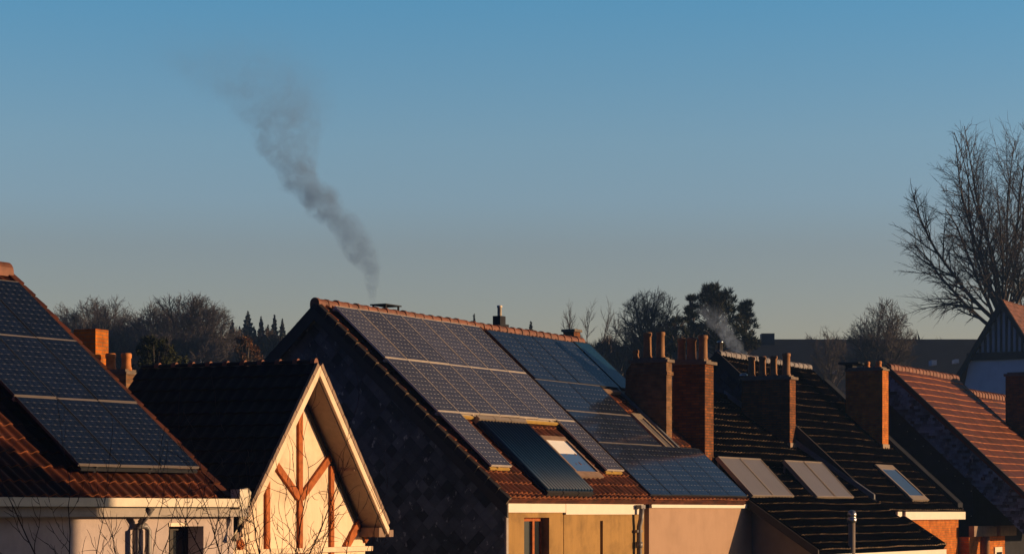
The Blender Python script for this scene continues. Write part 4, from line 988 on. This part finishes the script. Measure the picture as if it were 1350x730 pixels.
# ------------------------------------------------------------------ smoke plumes
def smoke(name, label, dd, path, dens, color, nscale, warp):
    """path: (px, py, radius px, strength) from bottom to top"""
    s = dd/FPX; base = wpt(path[0][0], path[0][1], dd)
    e_pts = [(((px-path[0][0])*s), (path[0][1]-py)*s, max(r*s, .02), st) for px, py, r, st in path]
    Ht = e_pts[-1][1]
    mb = MB()
    mb.tube([(x, 0, z) for x, z, r, st in e_pts], [r*1.25 + .02 for x, z, r, st in e_pts], 16)
    m, nt, out = new_mat(name+'_volume')
    co = objco(nt)
    nz = N(nt, 'ShaderNodeTexNoise', i_Scale=nscale, i_Detail=4.0, i_Roughness=.6); Lk(nt, co, nz.inputs['Vector'])
    wv = N(nt, 'ShaderNodeVectorMath', operation='SUBTRACT'); Lk(nt, nz.outputs['Color'], wv.inputs[0]); wv.inputs[1].default_value = (.5, .5, .5)
    sx = N(nt, 'ShaderNodeSeparateXYZ'); Lk(nt, co, sx.inputs[0])
    zn = math_(nt, 'DIVIDE', sx.outputs[2], Ht)
    xs = [p[0] for p in e_pts]; lo, hi = min(xs)-.01, max(xs)+.01; rmax = max(p[2] for p in e_pts)
    def curve(vals):
        fc = nt.nodes.new('ShaderNodeFloatCurve'); cu = fc.mapping.curves[0]
        for i, (t, v) in enumerate(vals):
            if i < 2: cu.points[i].location = (t, v)
            else: cu.points.new(t, v)
        fc.mapping.update(); Lk(nt, zn, fc.inputs[1]); return fc.outputs[0]
    cx = math_(nt, 'ADD', math_(nt, 'MULTIPLY', curve([(p[1]/Ht, (p[0]-lo)/(hi-lo)) for p in e_pts]), hi-lo), lo)
    rr = math_(nt, 'MULTIPLY', curve([(p[1]/Ht, p[2]/rmax) for p in e_pts]), rmax)
    st = math_(nt, 'MULTIPLY', curve([(p[1]/Ht, p[3]/2.5) for p in e_pts]), 2.5)
    wx = N(nt, 'ShaderNodeSeparateXYZ'); Lk(nt, wv.outputs[0], wx.inputs[0])
    dx = math_(nt, 'ADD', math_(nt, 'SUBTRACT', sx.outputs[0], cx), math_(nt, 'MULTIPLY', math_(nt, 'MULTIPLY', wx.outputs[0], rr), warp))
    dy = math_(nt, 'ADD', sx.outputs[1], math_(nt, 'MULTIPLY', math_(nt, 'MULTIPLY', wx.outputs[1], rr), warp))
    dist = math_(nt, 'DIVIDE', math_(nt, 'SQRT', math_(nt, 'ADD', math_(nt, 'MULTIPLY', dx, dx), math_(nt, 'MULTIPLY', dy, dy))), rr)
    f = math_(nt, 'MAXIMUM', math_(nt, 'SUBTRACT', 1.0, dist), 0.0)
    n2 = N(nt, 'ShaderNodeTexNoise', i_Scale=nscale*2.4, i_Detail=8.0, i_Roughness=.72); Lk(nt, co, n2.inputs['Vector'])
    mr = N(nt, 'ShaderNodeMapRange', i_1=.43, i_2=.57); Lk(nt, n2.outputs[0], mr.inputs[0])
    n3 = N(nt, 'ShaderNodeTexNoise', i_Scale=nscale*.5, i_Detail=2.0); Lk(nt, co, n3.inputs['Vector'])
    m3 = N(nt, 'ShaderNodeMapRange', i_1=.35, i_2=.6, i_3=.5, i_4=1.2); Lk(nt, n3.outputs[0], m3.inputs[0]); st = math_(nt, 'MULTIPLY', st, m3.outputs[0])
    den = math_(nt, 'MULTIPLY', math_(nt, 'MULTIPLY', math_(nt, 'MINIMUM', math_(nt, 'MULTIPLY', f, 3.2), 1.0), math_(nt, 'ADD', math_(nt, 'MULTIPLY', mr.outputs[0], .85), .15)), math_(nt, 'MULTIPLY', st, dens))
    pv = N(nt, 'ShaderNodeVolumePrincipled'); pv.inputs['Color'].default_value = c4(color); pv.inputs['Anisotropy'].default_value = .0
    Lk(nt, den, pv.inputs['Density']); Lk(nt, pv.outputs[0], out.inputs['Volume'])
    o = mb.build(name, m); o.location = base; tag(o, label, 'smoke plume')
    m.volume_intersection_method = 'FAST' if hasattr(m, 'volume_intersection_method') else None
    return o
smoke('smoke_plume', 'tall grey smoke plume drifting left above the slate gabled roof', 58.0,
      [(491, 425, 5, 2.2), (491, 395, 6, 1.9), (488, 365, 13, 1.1), (478, 338, 22, 1), (459, 308, 29, 1), (436, 280, 32, .95), (411, 252, 33, .9), (391, 225, 33, .75), (379, 198, 38, .62), (378, 168, 54, .36), (366, 140, 82, .13), (345, 112, 106, .065), (318, 82, 122, .03), (298, 52, 128, .01), (285, 25, 128, 0.0)], 2.2, (.28, .46, .76), 1.1, 2.0)
smoke('smoke_plume', 'small pale smoke wisp rising before the dark pine', 80.0,
      [(990, 505, 5, .3), (984, 480, 9, .8), (968, 455, 13, .8), (954, 436, 16, .6), (942, 418, 20, .35), (930, 400, 22, 0.0)], 1.5, (.5, .68, .98), 1.9, 1.4)

# ------------------------------------------------------------------ light, sky, camera
AZ_S, EL_S = R(89), R(6.0)             # sun: azimuth from the view axis towards the right, elevation
sd = Vector((math.sin(AZ_S)*math.cos(EL_S), math.cos(AZ_S)*math.cos(EL_S), math.sin(EL_S)))
sl = bpy.data.lights.new('sun', 'SUN'); sl.energy = 5.0; sl.angle = R(.53); sl.color = (1.0, .61, .30)
so = bpy.data.objects.new('sun', sl); COL.objects.link(so); so.rotation_euler = sd.to_track_quat('Z', 'Y').to_euler(); so.location = (60, 30, 40)
w = bpy.data.worlds.new('World'); scene.world = w; w.use_nodes = True
nt = w.node_tree; nt.nodes.clear()
wo = nt.nodes.new('ShaderNodeOutputWorld'); bg = nt.nodes.new('ShaderNodeBackground'); sk = nt.nodes.new('ShaderNodeTexSky')
sk.sky_type = 'NISHITA'; sk.sun_disc = False; sk.sun_elevation = EL_S; sk.sun_rotation = AZ_S
sk.altitude = 50; sk.air_density = 1.0; sk.dust_density = .6; sk.ozone_density = 2.0
bg.inputs[1].default_value = .082
tcw = nt.nodes.new('ShaderNodeTexCoord'); sw = nt.nodes.new('ShaderNodeSeparateXYZ'); nt.links.new(tcw.outputs['Generated'], sw.inputs[0])
rp = nt.nodes.new('ShaderNodeValToRGB'); cr_ = rp.color_ramp; els = ((0.0, (1.1, 1.35, 2.4)), (.07, (1.78, 1.36, 1.42)), (.115, (1.62, 1.4, 1.58)), (.135, (1.64, 1.63, 1.93)), (.16, (1.57, 1.75, 2.06)), (.22, (1.0, 1.8, 2.3)), (.34, (.55, .8, 1.0)), (.6, (.45, .5, .55)))
while len(cr_.elements) < len(els): cr_.elements.new(.5)
for e_, (t_, c_) in zip(cr_.elements, els): e_.position = t_; e_.color = (c_[0]/3, c_[1]/3, c_[2]/3, 1)
nt.links.new(sw.outputs[2], rp.inputs[0])
mr_ = nt.nodes.new('ShaderNodeMapRange'); mr_.inputs[1].default_value = -.35; mr_.inputs[2].default_value = .5; mr_.inputs[3].default_value = 0.0; mr_.inputs[4].default_value = 1.0
nt.links.new(math_(nt, 'ADD', math_(nt, 'MULTIPLY', sw.outputs[0], .48), math_(nt, 'MULTIPLY', sw.outputs[1], .877)), mr_.inputs[0])
c_1 = mixc(nt, 1.0, sk.outputs[0], rp.outputs[0], 'MULTIPLY'); c_2 = mixc(nt, 1.0, c_1, mixc(nt, mr_.outputs[0], (.22, .6, 1.5, 1), (3, 3, 3, 1)), 'MULTIPLY')
nt.links.new(c_2, bg.inputs[0]); nt.links.new(bg.outputs[0], wo.inputs[0])

cam = bpy.data.cameras.new('camera'); co_ = bpy.data.objects.new('camera', cam); COL.objects.link(co_)
co_.location = (0, 0, CAMZ); co_.rotation_euler = (R(90), 0, 0)
cam.sensor_fit = 'HORIZONTAL'; cam.sensor_width = 36.0; cam.lens = 36.0*FPX/1350
cam.shift_y = (YH - 365)/1350; cam.clip_start = .5; cam.clip_end = 6000
scene.camera = co_
vs = scene.view_settings; scene.display_settings.display_device = 'sRGB'
vs.view_transform = 'Standard'; vs.look = 'None'; vs.exposure = 0.3; vs.gamma = 1.0; vs.use_curve_mapping = False
scene.cycles.max_bounces = 6; scene.cycles.volume_bounces = 1; scene.cycles.use_denoising = True
